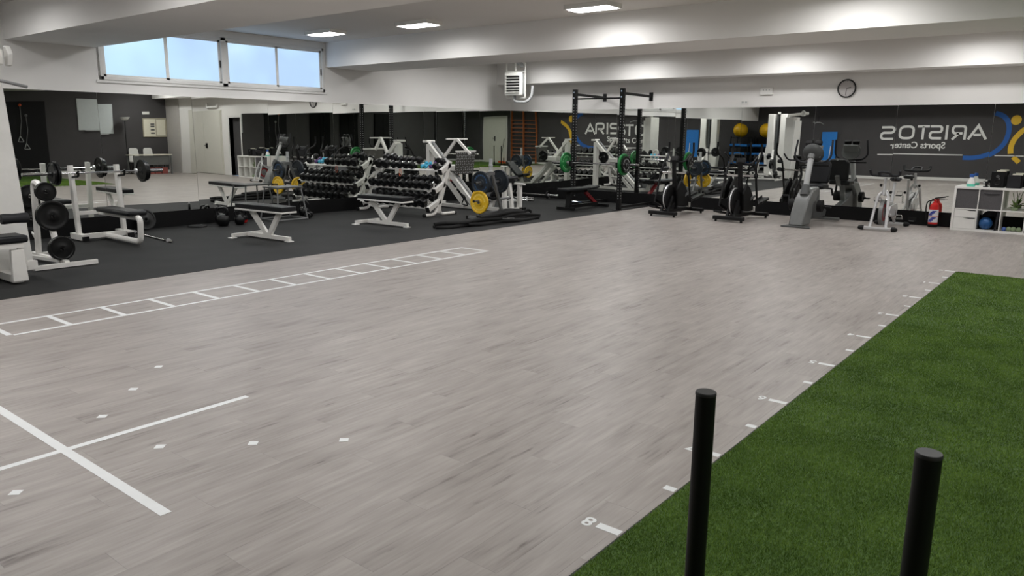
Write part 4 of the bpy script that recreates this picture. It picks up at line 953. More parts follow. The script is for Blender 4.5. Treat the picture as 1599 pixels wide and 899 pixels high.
MB().tube(rnd([(-4.72, 14.32, 0.30), (-4.70, 14.38, 0.62), (-4.62, 14.44, 0.88), (-4.66, 14.44, 1.06)], 0.1), 0.022, 8).build('side_arm', 'black_metal', t)

# ------------------------------------------------------------------ spin bike
t = thing('spin_bike', 'silver spin bike with black handlebar in front of the mirror', 'exercise bike', (-3.18, 14.75, 0), world=True)
for y, x0_, x1_ in ((14.20, -3.40, -2.96), (15.25, -3.38, -2.98)):
    MB().bar((x0_, y, 0.045), (x1_, y, 0.045), 0.05, 0.05, ch=0.2).build('stabilizer', 'silver', t)
    for x, s in ((x0_, -1), (x1_, 1)):
        MB().lathe([(0.03, 0), (0.042, 0.01), (0.042, 0.05), (0.03, 0.09), (0.012, 0.10)], (x, y, 0.044), (s, 0, 0), 12).build('end_cap', 'black_rubber', t)
for s in (-1, 1):
    MB().tube(rnd([(-3.18 + s * 0.13, 14.22, 0.06), (-3.18 + s * 0.085, 14.40, 0.60), (-3.18 + s * 0.02, 14.46, 0.68)], 0.1), 0.024, 10).build('fork_leg', 'silver', t)
    MB().bar((-3.18 + s * 0.06, 14.42, 0.55), (-3.18 + s * 0.05, 15.22, 0.08), 0.03, 0.05).build('frame_rail', 'silver', t)
MB().tube([(-3.18, 14.42, 0.60), (-3.19, 14.48, 0.90)], 0.026, 12).build('handle_post', 'silver', t)
MB().tube([(-3.17, 15.00, 0.20), (-3.17, 15.12, 0.80)], 0.026, 12).build('seat_post', 'silver', t)
MB().bar((-3.18, 14.45, 0.50), (-3.17, 15.05, 0.42), 0.05, 0.06, ch=0.2).build('top_tube', 'silver', t)
w_ = MB().lathe([(0.02, -0.02), (0.17, -0.02), (0.18, -0.03), (0.225, -0.03), (0.225, 0.03), (0.18, 0.03), (0.17, 0.02), (0.02, 0.02)], (-3.18, 14.50, 0.30), (1, 0, 0), 32, close=True).build('flywheel', 'grey_metal', t)
MB().lathe([(0.10, -0.024), (0.15, -0.024), (0.15, 0.024), (0.10, 0.024)], (-3.18, 14.50, 0.30), (1, 0, 0), 28, close=True).build('wheel_print', 'dark_red', w_)
MB().prism([(14.42, 0.28), (14.62, 0.22), (15.02, 0.22), (15.10, 0.34), (14.98, 0.44), (14.55, 0.42)], (-3.10, 0, 0), (0, 1, 0), (0, 0, 1), 0.03).build('chain_guard', 'silver', t, bevel=0.008)
hb = rnd([(-3.43, 14.38, 1.04), (-3.42, 14.42, 0.95), (-3.19, 14.46, 0.94), (-2.96, 14.42, 0.95), (-2.95, 14.38, 1.04)], 0.05)
MB().tube(hb, 0.023, 10).build('handlebar', 'black_foam', t)
MB().tube(rnd([(-3.28, 14.44, 0.95), (-3.27, 14.28, 1.01), (-3.11, 14.28, 1.01), (-3.10, 14.44, 0.95)], 0.06), 0.021, 10).build('aero_bar', 'black_foam', t)
MB().lathe([(0.001, 0), (0.07, 0.0), (0.10, 0.03), (0.09, 0.06), (0.04, 0.075), (0.001, 0.076)], (-3.17, 15.16, 0.82), n=18).tube([(-3.17, 15.16, 0.87), (-3.17, 14.96, 0.87)], 0.03, 10, rs=[0.04, 0.02]).build('saddle', 'black_vinyl', t)
for p in ((-3.26, 14.46, 0.78), (-3.10, 14.50, 0.66), (-3.24, 15.06, 0.55)): MB().lathe([(0.012, -0.03), (0.024, -0.03), (0.026, 0), (0.012, 0.012)], p, (-1, 0, 0.2), 12).build('adjuster_knob', 'black_rubber', t)
for s, dy, dz in ((-1, -0.02, 0.15), (1, 0.02, -0.15)):
    MB().bar((-3.18 + s * 0.10, 14.88, 0.32), (-3.18 + s * 0.12, 14.88 + dy, 0.32 + dz), 0.018, 0.03).build('crank', 'chrome', t)
    pd = MB().cbox((-3.18 + s * 0.19, 14.88 + dy, 0.32 + dz), (0.10, 0.09, 0.025)).build('pedal', 'dark_grey_plastic', t, bevel=0.004)
    MB().tube(rnd([(-3.18 + s * 0.14, 14.84 + dy, 0.32 + dz), (-3.18 + s * 0.14, 14.82 + dy, 0.39 + dz), (-3.18 + s * 0.24, 14.82 + dy, 0.39 + dz), (-3.18 + s * 0.24, 14.84 + dy, 0.32 + dz)], 0.02), 0.005, 6).build('toe_strap', 'chrome', pd)

# ------------------------------------------------------------------ fire extinguisher
t = thing('fire_extinguisher', 'red fire extinguisher with blue and white label on the floor', 'fire extinguisher', (-2.56, 15.55, 0))
MB().lathe([(0.001, 0.03), (0.076, 0.03), (0.078, 0.05), (0.078, 0.36), (0.066, 0.41), (0.035, 0.435), (0.028, 0.46), (0.001, 0.46)], n=24).build('cylinder', 'red_paint', t)
MB().lathe([(0.001, 0), (0.07, 0), (0.081, 0.01), (0.081, 0.055), (0.072, 0.06), (0.001, 0.06)], n=24).build('base_ring', 'black_rubber', t)
lab = MB()
def wrap(mb, r, a0, a1, z0, z1, n=10):
    vs, fs = [], []
    for i in range(n + 1):
        a = math.radians(a0 + (a1 - a0) * i / n)
        for rr, z in ((r, z0), (r, z1), (r + 0.0012, z1), (r + 0.0012, z0)): vs.append((rr * math.cos(a), rr * math.sin(a), z))
    for i in range(n):
        for k in range(4): fs.append((i * 4 + k, i * 4 + (k + 1) % 4, i * 4 + 4 + (k + 1) % 4, i * 4 + 4 + k))
    fs += [(3, 2, 1, 0), (n * 4, n * 4 + 1, n * 4 + 2, n * 4 + 3)]
    return mb.add(vs, fs)
lb_ = wrap(MB(), 0.0786, -170, -10, 0.09, 0.32).build('label', 'label_white', t)
for z0_, z1_, a0 in ((0.10, 0.185, -150), (0.215, 0.30, -150)):
    for j in range(4): wrap(MB(), 0.0800, a0 + j * 16, a0 + j * 16 + 52, z0_ + j * 0.022, z0_ + j * 0.022 + 0.020, 5).build('label_mark', 'label_blue', lb_)
wrap(MB(), 0.0800, -168, -12, 0.198, 0.206).build('label_line', 'red_paint', lb_)
MB().cyl((0, 0, 0.455), (0, 0, 0.50), 0.022, 12).build('valve', 'red_paint', t)
MB().bar((-0.06, 0, 0.505), (0.16, 0, 0.55), 0.02, 0.012).bar((-0.04, 0, 0.49), (0.15, 0, 0.50), 0.018, 0.01).build('lever', 'black_metal', t)
MB().tube(rnd([(-0.01, -0.01, 0.485), (-0.12, -0.02, 0.47), (-0.135, -0.02, 0.36), (-0.11, -0.02, 0.12)], 0.08), 0.010, 8).build('hose', 'black_rubber', t)

# ------------------------------------------------------------------ shelf unit
t = thing('cube_shelf', 'white cube shelf unit with drawers against the far mirror', 'shelf', (-1.5, 15.48, 0), world=True)
SX, SY0, SY1, SW = -2.24, 15.29, 15.67, 1.82
cw = (SW - 2 * 0.038 - 4 * 0.016) / 5
MB().box((SX, SY0, 0), (SX + 0.038, SY1, 0.77)).build('side_panel', 'white_plastic', t, bevel=0.002)
MB().box((SX + SW - 0.038, SY0, 0), (SX + SW, SY1, 0.77)).build('side_panel', 'white_plastic', t, bevel=0.002)
MB().box((SX + 0.038, SY0, 0.732), (SX + SW - 0.038, SY1, 0.77)).build('top_panel', 'white_plastic', t, bevel=0.002)
MB().box((SX + 0.038, SY0, 0.0), (SX + SW - 0.038, SY1, 0.038)).build('bottom_panel', 'white_plastic', t, bevel=0.002)
MB().box((SX + 0.038, SY0 + 0.002, 0.377), (SX + SW - 0.038, SY1, 0.393)).build('shelf_board', 'white_plastic', t)
cells = []
for i in range(5):
    xa = SX + 0.038 + i * (cw + 0.016); cells.append((xa, xa + cw))
    if i < 4:
        for z0_, z1_ in ((0.038, 0.377), (0.393, 0.732)): MB().box((xa + cw, SY0 + 0.002, z0_), (xa + cw + 0.016, SY1, z1_)).build('divider', 'white_plastic', t)
for z0_, z1_ in ((0.042, 0.235), (0.240, 0.374)):
    xa, xb = cells[0]
    dr = MB().box((xa + 0.003, SY0 + 0.004, z0_), (xb - 0.003, SY1 - 0.02, z1_)).build('drawer', 'white_plastic', t, bevel=0.002)
    MB().prism([(xa + 0.14, 0), (xb - 0.01, 0), (xb - 0.01, -0.016), (xb - 0.10, -0.018)], (0, SY0 + 0.004, z1_ - 0.002), (1, 0, 0), (0, 0, 1), 0.003).build('finger_grip', 'hole_dark', dr)
for i, lb in ((0, 'dark grey fabric box in the top left cube'), (1, 'dark grey fabric box with a handle flap in the second cube')):
    xa, xb = cells[i]
    q = thing('storage_box', lb, 'storage box', ((xa + xb) / 2, 15.46, 0.394), world=True)
    MB().box((xa + 0.004, SY0 + 0.015, 0.394), (xb - 0.004, SY1 - 0.02, 0.725)).build('body', 'grey_fabric', q, bevel=0.006)
    if i: MB().tube(rnd([(xa + 0.06, SY0 + 0.012, 0.67), (xa + 0.14, SY0 + 0.006, 0.655), (xb - 0.04, SY0 + 0.006, 0.665)], 0.04), 0.006, 6).build('handle', 'black_foam', q)
xa, xb = cells[1]
o = MB().ball((0, 0, 0), 0.105, 20, 14).build('medicine_ball', 'blue_rubber'); o.location = (xa + 0.13, 15.42, 0.145); tag(o, 'shiny blue ball in the lower shelf cube', 'ball')
o = MB().lathe([(0.06, -0.05), (0.15, -0.05), (0.16, -0.03), (0.16, 0.03), (0.15, 0.05), (0.06, 0.05)], n=24, close=True).build('ab_wheel', 'black_rubber'); o.location = (xa + 0.185, 15.59, 0.20); o.rotation_euler = (PI / 2, 0, 0.2); tag(o, 'black wheel standing behind the blue ball', 'exercise wheel')
o = MB().bar((0, 0, 0), (0.02, 0, 0.32), 0.06, 0.03).build('black_roller', 'black_foam'); o.location = (xb - 0.05, 15.36, 0.04); tag(o, 'black strap upright at the right of the lower cube', 'strap')
xa, xb = cells[2]
for i, (px, r, mname, lb) in enumerate(((0.06, 0.036, 'soft_blue', 'blue soft ball at the left of the third lower cube'), (0.13, 0.04, 'soft_green', 'green-grey ball beside the blue soft ball'), (0.20, 0.042, 'soft_green', 'middle green-grey ball in the third lower cube'), (0.275, 0.040, 'soft_green', 'rightmost green-grey ball in the third lower cube'))):
    o = MB().ball((0, 0, 0), r, 14, 10).build('massage_ball', mname); o.location = (xa + px, 15.37, 0.039 + r); tag(o, lb, 'ball')
q = thing('potted_plant', 'small green plant in the third upper cube', 'plant', (xa + 0.17, 15.40, 0.394))
MB().lathe([(0.001, 0), (0.045, 0), (0.055, 0.05), (0.05, 0.055), (0.001, 0.05)], n=16).build('pot', 'soft_green', q)
for k in range(12):
    a = k * 2.4; l_ = 0.08 + 0.03 * (k % 3)
    p0 = Vector((0, 0, 0.05)); p1 = Vector((math.cos(a) * l_, math.sin(a) * l_ * 0.8, 0.05 + 0.05 * (k % 4)))
    d_, s_, u_ = frame(p1 - p0)
    MB().add([p0, (p0 + p1) / 2 + s_ * 0.018 + u_ * 0.015, p1, (p0 + p1) / 2 - s_ * 0.018 + u_ * 0.015], [(0, 1, 2), (0, 2, 3)]).build('leaf', 'plant_green', q)
for k in (-1, 1): MB().tube([(0, 0, 0.05), (0.02 * k, 0, 0.18), (0.05 * k, 0, 0.30)], 0.006, 6).build('stem', 'soft_green', q)
# things on top of the shelf
q = thing('spray_bottle', 'white bottle with mint liquid and blue cap on the shelf', 'bottle', (-2.02, 15.44, 0.77))
MB().lathe([(0.001, 0.0), (0.062, 0.0), (0.068, 0.01), (0.066, 0.045), (0.001, 0.045)], n=20).build('liquid', 'mint_liquid', q)
MB().lathe([(0.001, 0.0455), (0.066, 0.0455), (0.060, 0.08), (0.036, 0.13), (0.026, 0.16), (0.001, 0.16)], n=20).build('body', 'white_plastic', q)
MB().lathe([(0.001, 0.16), (0.030, 0.16), (0.034, 0.17), (0.034, 0.195), (0.028, 0.215), (0.001, 0.215)], n=16).build('cap', 'cap_blue', q)
q = thing('webcam', 'small black camera on the shelf beside the speaker', 'camera', (-1.79, 15.42, 0.77))
MB().box((-0.04, -0.03, 0), (0.04, 0.03, 0.015)).bar((0.01, 0, 0.012), (0.0, 0, 0.06), 0.03, 0.03).build('stand', 'black_rubber', q)
MB().cbox((-0.005, 0, 0.075), (0.085, 0.05, 0.05)).build('body', 'black_rubber', q, bevel=0.012)
MB().cyl((-0.03, -0.024, 0.075), (-0.03, -0.033, 0.075), 0.016, 12).build('lens', 'light_grey_plastic', q)
for x, w_, h_, cone, lb in ((-1.62, 0.20, 0.27, True, 'black loudspeaker with grey badge beside the camera'), (-1.38, 0.21, 0.22, False, 'plain black box speaker right of the loudspeaker'), (-1.12, 0.20, 0.24, True, 'black loudspeaker cut off by the right edge')):
    q = thing('loudspeaker', lb, 'speaker', (x, 15.45, 0.77), -0.05, group='speakers on the shelf')
    MB().box((-w_ / 2, -0.10, 0), (w_ / 2, 0.10, h_)).build('cabinet', 'black_board', q, bevel=0.008)
    if cone:
        MB().lathe([(0.05, 0), (0.056, 0.006), (0.05, 0.008), (0.02, -0.002), (0.001, 0.004)], (0, -0.101, 0.09), (0, -1, 0), 20).build('woofer', 'black_rubber', q)
        MB().lathe([(0.022, 0), (0.026, 0.005), (0.02, 0.006), (0.001, 0.003)], (0, -0.101, 0.19), (0, -1, 0), 16).build('tweeter', 'dark_grey_plastic', q)
        MB().ribbon(arc(0, 0, 0.022, -30, 120, 8), 0.006, (0.0, -0.1015, 0.15), (1, 0, 0), (0, 0, 1), 0.001).build('badge', 'light_grey_plastic', q)
    else: MB().box((-w_ / 2 + 0.012, -0.104, 0.012), (w_ / 2 - 0.012, -0.101, h_ - 0.012)).build('grille', 'black_foam', q)
    MB().box((-w_ / 2 + 0.06, 0.0, h_ + 0.0005), (w_ / 2 - 0.01, 0.08, h_ + 0.022)).build('paper_pad', 'paper', q)

# ------------------------------------------------------------------ things on the far wall above the mirror
t = thing('wall_clock', 'round wall clock with black rim above the far mirror', 'clock', (-4.32, YB - 0.002, 2.51))
MB().lathe([(0.150, 0), (0.172, 0), (0.175, 0.012), (0.168, 0.035), (0.152, 0.035), (0.150, 0.02)], (0, 0, 0), (0, -1, 0), 36, close=True).build('rim', 'black_metal', t)
MB().lathe([(0.001, 0.002), (0.151, 0.002), (0.151, 0.012), (0.001, 0.012)], (0, 0, 0), (0, -1, 0), 36).build('face', 'clock_face', t)
for k in range(12):
    a = k * PI / 6
    MB().bar((0.128 * math.sin(a), -0.0135, 0.128 * math.cos(a)), (0.142 * math.sin(a), -0.0135, 0.142 * math.cos(a)), 0.006, 0.002, up=(0, 1, 0)).build('hour_mark', 'black_metal', t)
for ang, ln, w_ in ((76, 0.082, 0.010), (186, 0.125, 0.007)):
    a = math.radians(ang); MB().bar((0, -0.016, 0), (ln * math.sin(a), -0.016, ln * math.cos(a)), w_, 0.002, up=(0, 1, 0)).build('hand', 'black_metal', t)
t = thing('junction_box', 'white rectangular box on the far wall between rack and clock', 'wall box', (-5.87, YB - 0.001, 2.50))
MB().box((-0.13, -0.05, -0.075), (0.13, 0, 0.075)).build('cover', 'white_plastic', t, bevel=0.006)
for x in (-0.06, 0, 0.06): MB().cyl((x, -0.05, 0.02), (x, -0.054, 0.02), 0.013, 10).build('indicator', 'light_grey_plastic', t)
t = thing('wall_socket', 'white double socket just above the far mirror', 'socket', (-6.33, YB - 0.001, 2.285))
MB().box((-0.08, -0.012, -0.04), (0.08, 0, 0.04)).build('plate', 'white_plastic', t, bevel=0.004)
for x in (-0.035, 0.035): MB().cyl((x, -0.012, 0), (x, -0.015, 0), 0.022, 14).build('outlet', 'light_grey_plastic', t)
t = thing('floor_socket', 'small socket set in the black skirting beside the spin bike', 'socket', (-2.93, YB - 0.024, 0.10))
MB().box((-0.07, -0.008, -0.04), (0.07, 0, 0.04)).build('plate', 'black_metal', t, bevel=0.003)
MB().box((-0.05, -0.010, -0.035), (0.03, -0.008, -0.028)).build('marking', 'light_grey_plastic', t)

# ------------------------------------------------------------------ heater hung in the corner
t = thing('unit_heater', 'white louvred fan heater hanging in the mirror corner', 'heater', (-11.62, 14.62, 2.76), 0.22)
MB().box((-0.24, -0.06, -0.27), (0.24, 0.0, 0.27)).build('front_frame', 'heater_white', t, bevel=0.04)
MB().box((-0.225, 0.0, -0.25), (0.225, 0.20, 0.25)).build('casing', 'light_grey_plastic', t, bevel=0.03)
MB().box((-0.17, -0.064, -0.20), (0.17, -0.056, 0.20)).build('opening', 'hole_dark', t)
for k in range(7): MB().cbox((0, -0.075, -0.195 + 0.065 * k), (0.35, 0.036, 0.010), Matrix.Rotation(-0.25, 3, 'X')).build('louvre', 'heater_white', t)
for x in (-0.25, 0.25):
    MB().bar((x, 0.10, -0.32), (x, 0.10, 0.57), 0.012, 0.03).build('hanger', 'heater_white', t)
    MB().bar((x, 0.10, -0.31), (x * 0.3, 0.10, -0.31), 0.012, 0.03).build('hanger_foot', 'heater_white', t)
MB().bar((-0.25, 0.10, 0.30), (0.25, 0.10, 0.30), 0.02, 0.02).build('cross_bar', 'heater_white', t)
MB().cyl((-0.02, 0.12, 0.25), (-0.02, 0.12, 0.57), 0.025, 10).build('feed_pipe', 'heater_white', t)
MB().tube([(0.02, 0.12, 0.48), (0.07, 0.13, 0.50), (0.13, 0.14, 0.46), (0.15, 0.14, 0.40)], 0.05, 10).build('insulated_bend', 'light_grey_plastic', t)
MB().tube(rnd([(-0.01, 0.04, -0.25), (-0.01, 0.04, -0.40), (0.30, 0.06, -0.42), (0.42, 0.10, -0.30), (0.44, 0.12, -0.04)], 0.10), 0.032, 10).build('drain_hose', 'light_grey_plastic', t)
MB().cyl((0.02, 0.03, -0.26), (0.02, 0.03, -0.36), 0.02, 10).build('valve', 'grey_metal', t)

# ------------------------------------------------------------------ push sled in the foreground
t = thing('push_sled', 'black push sled on the turf, only its two upright poles in view', 'gym sled', (-0.48, 1.35, 0.012), world=True)
for x, y in ((-0.735, 1.705), (-0.228, 1.65)):
    p = MB().lathe([(0.001, 0), (0.0253, 0), (0.0253, 0.916), (0.001, 0.916)], (x, y, 0.074), n=28).build('pole', 'black_metal', t)
    MB().lathe([(0.001, 0), (0.0262, 0), (0.0262, 0.006), (0.0245, 0.0085), (0.001, 0.0085)], (x, y, 0.9905), n=28).build('pole_cap', 'cap_dark', p)
    MB().lathe([(0.026, 0), (0.036, 0), (0.036, 0.14), (0.026, 0.14)], (x, y, 0.065), n=20, close=True).build('socket', 'black_metal', t)
for x, y in ((-0.735, 1.705), (-0.228, 1.65)): MB().bar((x, 0.70, 0.042), (x, y + 0.10, 0.042), 0.08, 0.05).build('skid', 'black_metal', t)
MB().bar((-0.735, 1.60, 0.05), (-0.228, 1.60, 0.05), 0.06, 0.05).build('cross_rail', 'black_metal', t)
MB().bar((-0.735, 0.90, 0.05), (-0.228, 0.90, 0.05), 0.06, 0.05).build('cross_rail', 'black_metal', t)
MB().cyl((-0.48, 1.2, 0.06), (-0.48, 1.2, 0.40), 0.025, 14).build('weight_post', 'black_metal', t)
MB().box((-0.70, 1.05, 0.03), (-0.26, 1.35, 0.045)).build('weight_plate_bed', 'black_metal', t)
# ------------------------------------------------------------------ behind the camera, seen in the mirrors
def wallC(name, pts, w, material, parent, closed=False, z0=0.0):
    """ribbon on the rear wall: pts are (x, z) in room coordinates"""
    return MB().ribbon([(-p[0], p[1]) for p in pts], w, (0, YC + 0.001, 0), (-1, 0, 0), (0, 0, 1), 0.006, closed).build(name, material, parent, smooth=0)
t = thing('wall_sign', 'gym name and swoosh figure painted on the dark rear wall, seen reversed in the mirror', 'sign', (-5.0, YC, 1.5), world=True)
Z0, Z1 = 1.545, 1.965; LW = 0.085
def lt(name, strokes, x0_, x1_, closed=()):
    for i, s in enumerate(strokes):
        wallC(name, [(x0_ + (x1_ - x0_) * a, Z0 + (Z1 - Z0) * b_) for a, b_ in s], LW, 'logo_white', t, closed=i in closed)
def rr(pts, rad=0.16): return [(p.x, p.z) for p in rnd([(a, 0, b_) for a, b_ in pts], rad, 5)]
S_ = rr([(0.97, 1), (0.04, 1), (0.04, 0.52), (0.96, 0.52), (0.96, 0), (0.03, 0)], 0.24)
lt('letter_a', [[(0.0, -0.08), (0.50, 1.04), (1.0, -0.08)], [(0.30, 0.28), (0.72, 0.28)]], -4.0, -4.57)
lt('letter_r', [rr([(0.06, -0.1), (0.06, 1.0), (0.95, 1.0), (0.95, 0.42), (0.25, 0.42)], 0.24), [(0.50, 0.42), (0.95, -0.1)]], -4.66, -5.13)
lt('letter_i', [[(0.5, -0.1), (0.5, 1.1)]], -5.25, -5.36)
lt('letter_s', [S_], -5.46, -5.88)
lt('letter_t', [[(0.0, 1.0), (1.0, 1.0)], [(0.5, 1.0), (0.5, -0.1)]], -5.90, -6.32)
O_ = [(p.x, p.z) for p in rnd([(0.05, 0, 0), (0.95, 0, 0), (0.95, 0, 1), (0.05, 0, 1)], 0.36, 6, closed=True)]
lt('letter_o', [O_], -6.42, -6.95, closed=(0,))
lt('letter_s', [S_], -7.10, -7.58)
M = Matrix(((-1, 0, 0, -5.30 - t.location.x), (0, 0, 1, 0.003), (0, 1, 0, 1.19 - t.location.z), (0, 0, 0, 1)))
text_mesh('Sports Center', 0.325, 'lettering', 'logo_white', t, M, weight=0.006, ext=0.003, align='LEFT')
wallC('underline', [(-7.62, 0.965), (-4.68, 0.965)], 0.035, 'logo_white', t)
wallC('underline', [(-3.68, 0.985), (-2.3, 0.985)], 0.035, 'logo_white', t)
bl = [(-3.85, 2.45), (-3.58, 2.36), (-3.40, 2.15), (-3.33, 1.85), (-3.40, 1.45), (-3.58, 1.20), (-3.80, 1.02), (-4.10, 0.90), (-4.40, 0.86), (-4.66, 0.87)]
wallC('blue_swoosh', [(p.x, p.z) for p in rnd([(a, 0, b_) for a, b_ in bl], 0.2, 4)], 0.16, 'logo_blue', t)
ye = [(-2.20, 2.12), (-2.62, 2.05), (-2.92, 1.86), (-3.15, 1.56), (-3.22, 1.28), (-3.19, 1.06)]
wallC('yellow_body', [(p.x, p.z) for p in rnd([(a, 0, b_) for a, b_ in ye], 0.2, 4)], 0.17, 'logo_yellow', t)
wallC('yellow_foot', [(-3.10, 0.95), (-2.90, 0.76)], 0.16, 'logo_yellow', t)
MB().lathe([(0.001, 0), (0.165, 0), (0.165, 0.006), (0.001, 0.006)], (-3.17, YC + 0.001, 2.20), (0, 1, 0), 32).build('yellow_head', 'logo_yellow', t)

# wall bars
t = thing('wall_bars', 'orange wooden wall bars on the rear wall, seen in the mirror corner', 'wall bars', (0.15, YC + 0.1, 0), world=True)
for x in (-0.66, 0.18, 0.98): MB().bar((x, YC + 0.10, 0.0), (x, YC + 0.10, 2.66), 0.04, 0.12, up=(0, 1, 0)).build('side_rail', 'orange_wood', t)
for k in range(11):
    for xa, xb in ((-0.66, 0.18), (0.18, 0.98)): MB().cyl((xa + 0.02, YC + 0.12, 0.30 + 0.19 * k), (xb - 0.02, YC + 0.12, 0.30 + 0.19 * k), 0.016, 10).build('rung', 'orange_wood', t)
t = thing('broom', 'broom with an orange head leaning on the white rear door', 'broom', (1.45, YC + 0.12, 0), world=True)
MB().tube([(1.75, YC + 0.22, 0.12), (1.66, YC + 0.075, 1.30)], 0.012, 8).build('handle', 'black_metal', t)
MB().box((1.60, YC + 0.16, 0.02), (1.90, YC + 0.28, 0.13)).build('head', 'orange_plastic', t, bevel=0.01)
t = thing('orange_tray', 'orange plastic tray on the floor by the wall bars', 'tray', (1.2, YC + 0.55, 0), world=True)
MB().box((1.02, YC + 0.30, 0.02), (1.46, YC + 0.62, 0.035)).build('base', 'orange_plastic', t)
for a, b_ in (((1.02, .30), (1.46, .32)), ((1.02, .60), (1.46, .62)), ((1.02, .32), (1.04, .60)), ((1.44, .32), (1.46, .60))): MB().box((a[0], YC + a[1], 0.035), (b_[0], YC + b_[1], 0.11)).build('rim', 'orange_plastic', t)

# blue mat hanging on the rear wall
t = thing('exercise_mat', 'blue exercise mat hanging on the dark rear wall', 'exercise mat', (-9.52, YC, 1.2), world=True)
MB().box((-9.83, YC + 0.03, 0.62), (-9.23, YC + 0.07, 1.80)).build('mat', 'blue_mat', t, bevel=0.006)
for x in (-9.10, -9.75): MB().tube([(x, YC + 0.001, 1.74), (x, YC + 0.12, 1.74), (x, YC + 0.12, 1.77)], 0.008, 6).build('hook', 'grey_metal', t)
t = thing('white_stick', 'white stick leaning in front of the hanging blue mat', 'stick', (-9.45, YC + 0.2, 0), world=True)
MB().tube([(-9.46, YC + 0.30, 0.0), (-9.44, YC + 0.09, 1.25)], 0.014, 8).build('stick', 'white_plastic', t)

# functional pulley tower
t = thing('cable_tower', 'tall grey and white double cable tower by the rear wall, seen in the mirror', 'gym machine', (-10.95, 0.2, 0), world=True)
for x in (-11.35, -10.85):
    pr_ = [(-0.16, 0.08), (0.16, 0.08), (0.19, 0.8), (0.15, 1.3), (0.14, 2.42), (-0.14, 2.42), (-0.13, 1.3), (-0.21, 0.8)]
    MB().prism(pr_, (x, 0.30, 0), (1, 0, 0), (0, 0, 1), 0.30).build('shroud', 'white_metal', t, bevel=0.03)
MB().box((-11.13, 0.06, 0.10), (-11.07, 0.27, 2.36)).build('centre_gap', 'dark_grey_plastic', t)
for x in (-11.12, -11.06): MB().cyl((x, 0.15, 2.42), (x, 0.15, 2.50), 0.03, 10).build('pulley', 'white_metal', t)
MB().bar((-11.75, 0.30, 0.05), (-10.25, 0.30, 0.05), 0.12, 0.08).build('base_rail', 'white_metal', t)
MB().bar((-11.1, -0.3, 0.05), (-11.1, 1.0, 0.05), 0.10, 0.08).build('base_rail', 'white_metal', t)
MB().bar((-11.0, 0.95, 0.06), (-11.15, 0.40, 1.05), 0.08, 0.08).build('front_strut', 'white_metal', t)
for z in (0.30, 0.62): MB().lathe([(0.02, 0), (0.075, 0.004), (0.08, 0.03), (0.08, 0.16), (0.075, 0.186), (0.02, 0.19)], (-10.80, 0.62, z), (0.3, 0.2, 0), 14).build('foam_roller', 'black_foam', t)
MB().box((-10.5, 0.35, 0.05), (-10.0, 0.75, 0.30)).build('low_seat', 'white_metal', t, bevel=0.01)

# ball rack in the rear corner
t = thing('storage_rack', 'black rack with blue steps under the yellow ball in the rear corner', 'rack', (-12.15, -0.9, 0), world=True)
for x in (-12.5, -11.75):
    for y in (-1.4, -0.65): MB().bar((x, y, 0), (x, y, 1.55), 0.03, 0.03).build('post', 'black_metal', t)
for z in (0.35, 0.75, 1.1, 1.5): MB().box((-12.51, -1.41, z), (-11.74, -0.64, z + 0.02)).build('rack_shelf', 'black_metal', t)
o = MB().ball((0, 0, 0), 0.30, 28, 18, (1, 1, 0.93)).build('gym_ball', 'yellow_ball'); o.location = (-12.0, -1.0, 1.80); tag(o, 'yellow gym ball on top of the rack in the rear corner', 'ball')
for z, lb in ((0.37, 'blue step platform on the lowest rack shelf'), (0.77, 'blue step platform on the middle rack shelf'), (1.12, 'blue step platform on the upper rack shelf')):
    q = thing('step_platform', lb, 'step platform', (-12.12, -1.0, z), world=True)
    MB().box((-12.48, -1.36, z + 0.03), (-11.72, -0.60, z + 0.13)).build('deck', 'blue_mat', q, bevel=0.03)
    for y in (-1.30, -0.70): MB().box((-12.45, y - 0.03, z), (-11.76, y + 0.03, z + 0.03)).build('foot', 'black_rubber', q)

# low items on the rubber floor near the rear corner
flat_bench('white flat bench near the cable tower, seen in the far mirror', (-11.3, 2.0, 0), 0.3)

# ------------------------------------------------------------------ right wall, seen in the left mirrors
t = thing('whiteboard', 'plain whiteboard on the dark right wall', 'whiteboard', (XD - 0.02, 12.95, 2.05), world=True)
MB().box((XD - 0.03, 12.30, 1.52), (XD - 0.003, 13.60, 2.62)).build('panel', 'board_white', t, bevel=0.012)
MB().box((XD - 0.07, 12.5, 1.49), (XD - 0.003, 13.4, 1.515)).build('pen_tray', 'light_grey_plastic', t)
t = thing('floor_lamp', 'black uplighter floor lamp with white bowl beside the whiteboard', 'floor lamp', (XD - 0.35, 13.9, 0), world=True)
MB().lathe([(0.001, 0), (0.14, 0), (0.14, 0.02), (0.02, 0.03), (0.001, 0.03)], (XD - 0.35, 13.9, 0), n=20).build('base', 'black_metal', t)
MB().cyl((XD - 0.35, 13.9, 0.025), (XD - 0.35, 13.9, 2.02), 0.014, 10).build('pole', 'black_metal', t)
MB().lathe([(0.03, 0), (0.10, 0.02), (0.17, 0.10), (0.175, 0.12), (0.16, 0.12), (0.09, 0.03), (0.03, 0.015)], (XD - 0.35, 13.9, 2.0), n=24, close=True).build('bowl', 'white_plastic', t)
t = thing('notice_board', 'small pinboard with papers above the desk', 'notice board', (XD - 0.02, 15.15, 1.72), world=True)
MB().box((XD - 0.03, 14.72, 1.38), (XD - 0.003, 15.66, 2.08)).build('panel', 'cork', t, bevel=0.004)
for y0_, y1_, z0_, z1_ in ((14.76, 15.22, 1.42, 2.04), (15.26, 15.60, 1.44, 2.02)): MB().box((XD - 0.034, y0_, z0_), (XD - 0.031, y1_, z1_)).build('paper_sheet', 'paper', t)
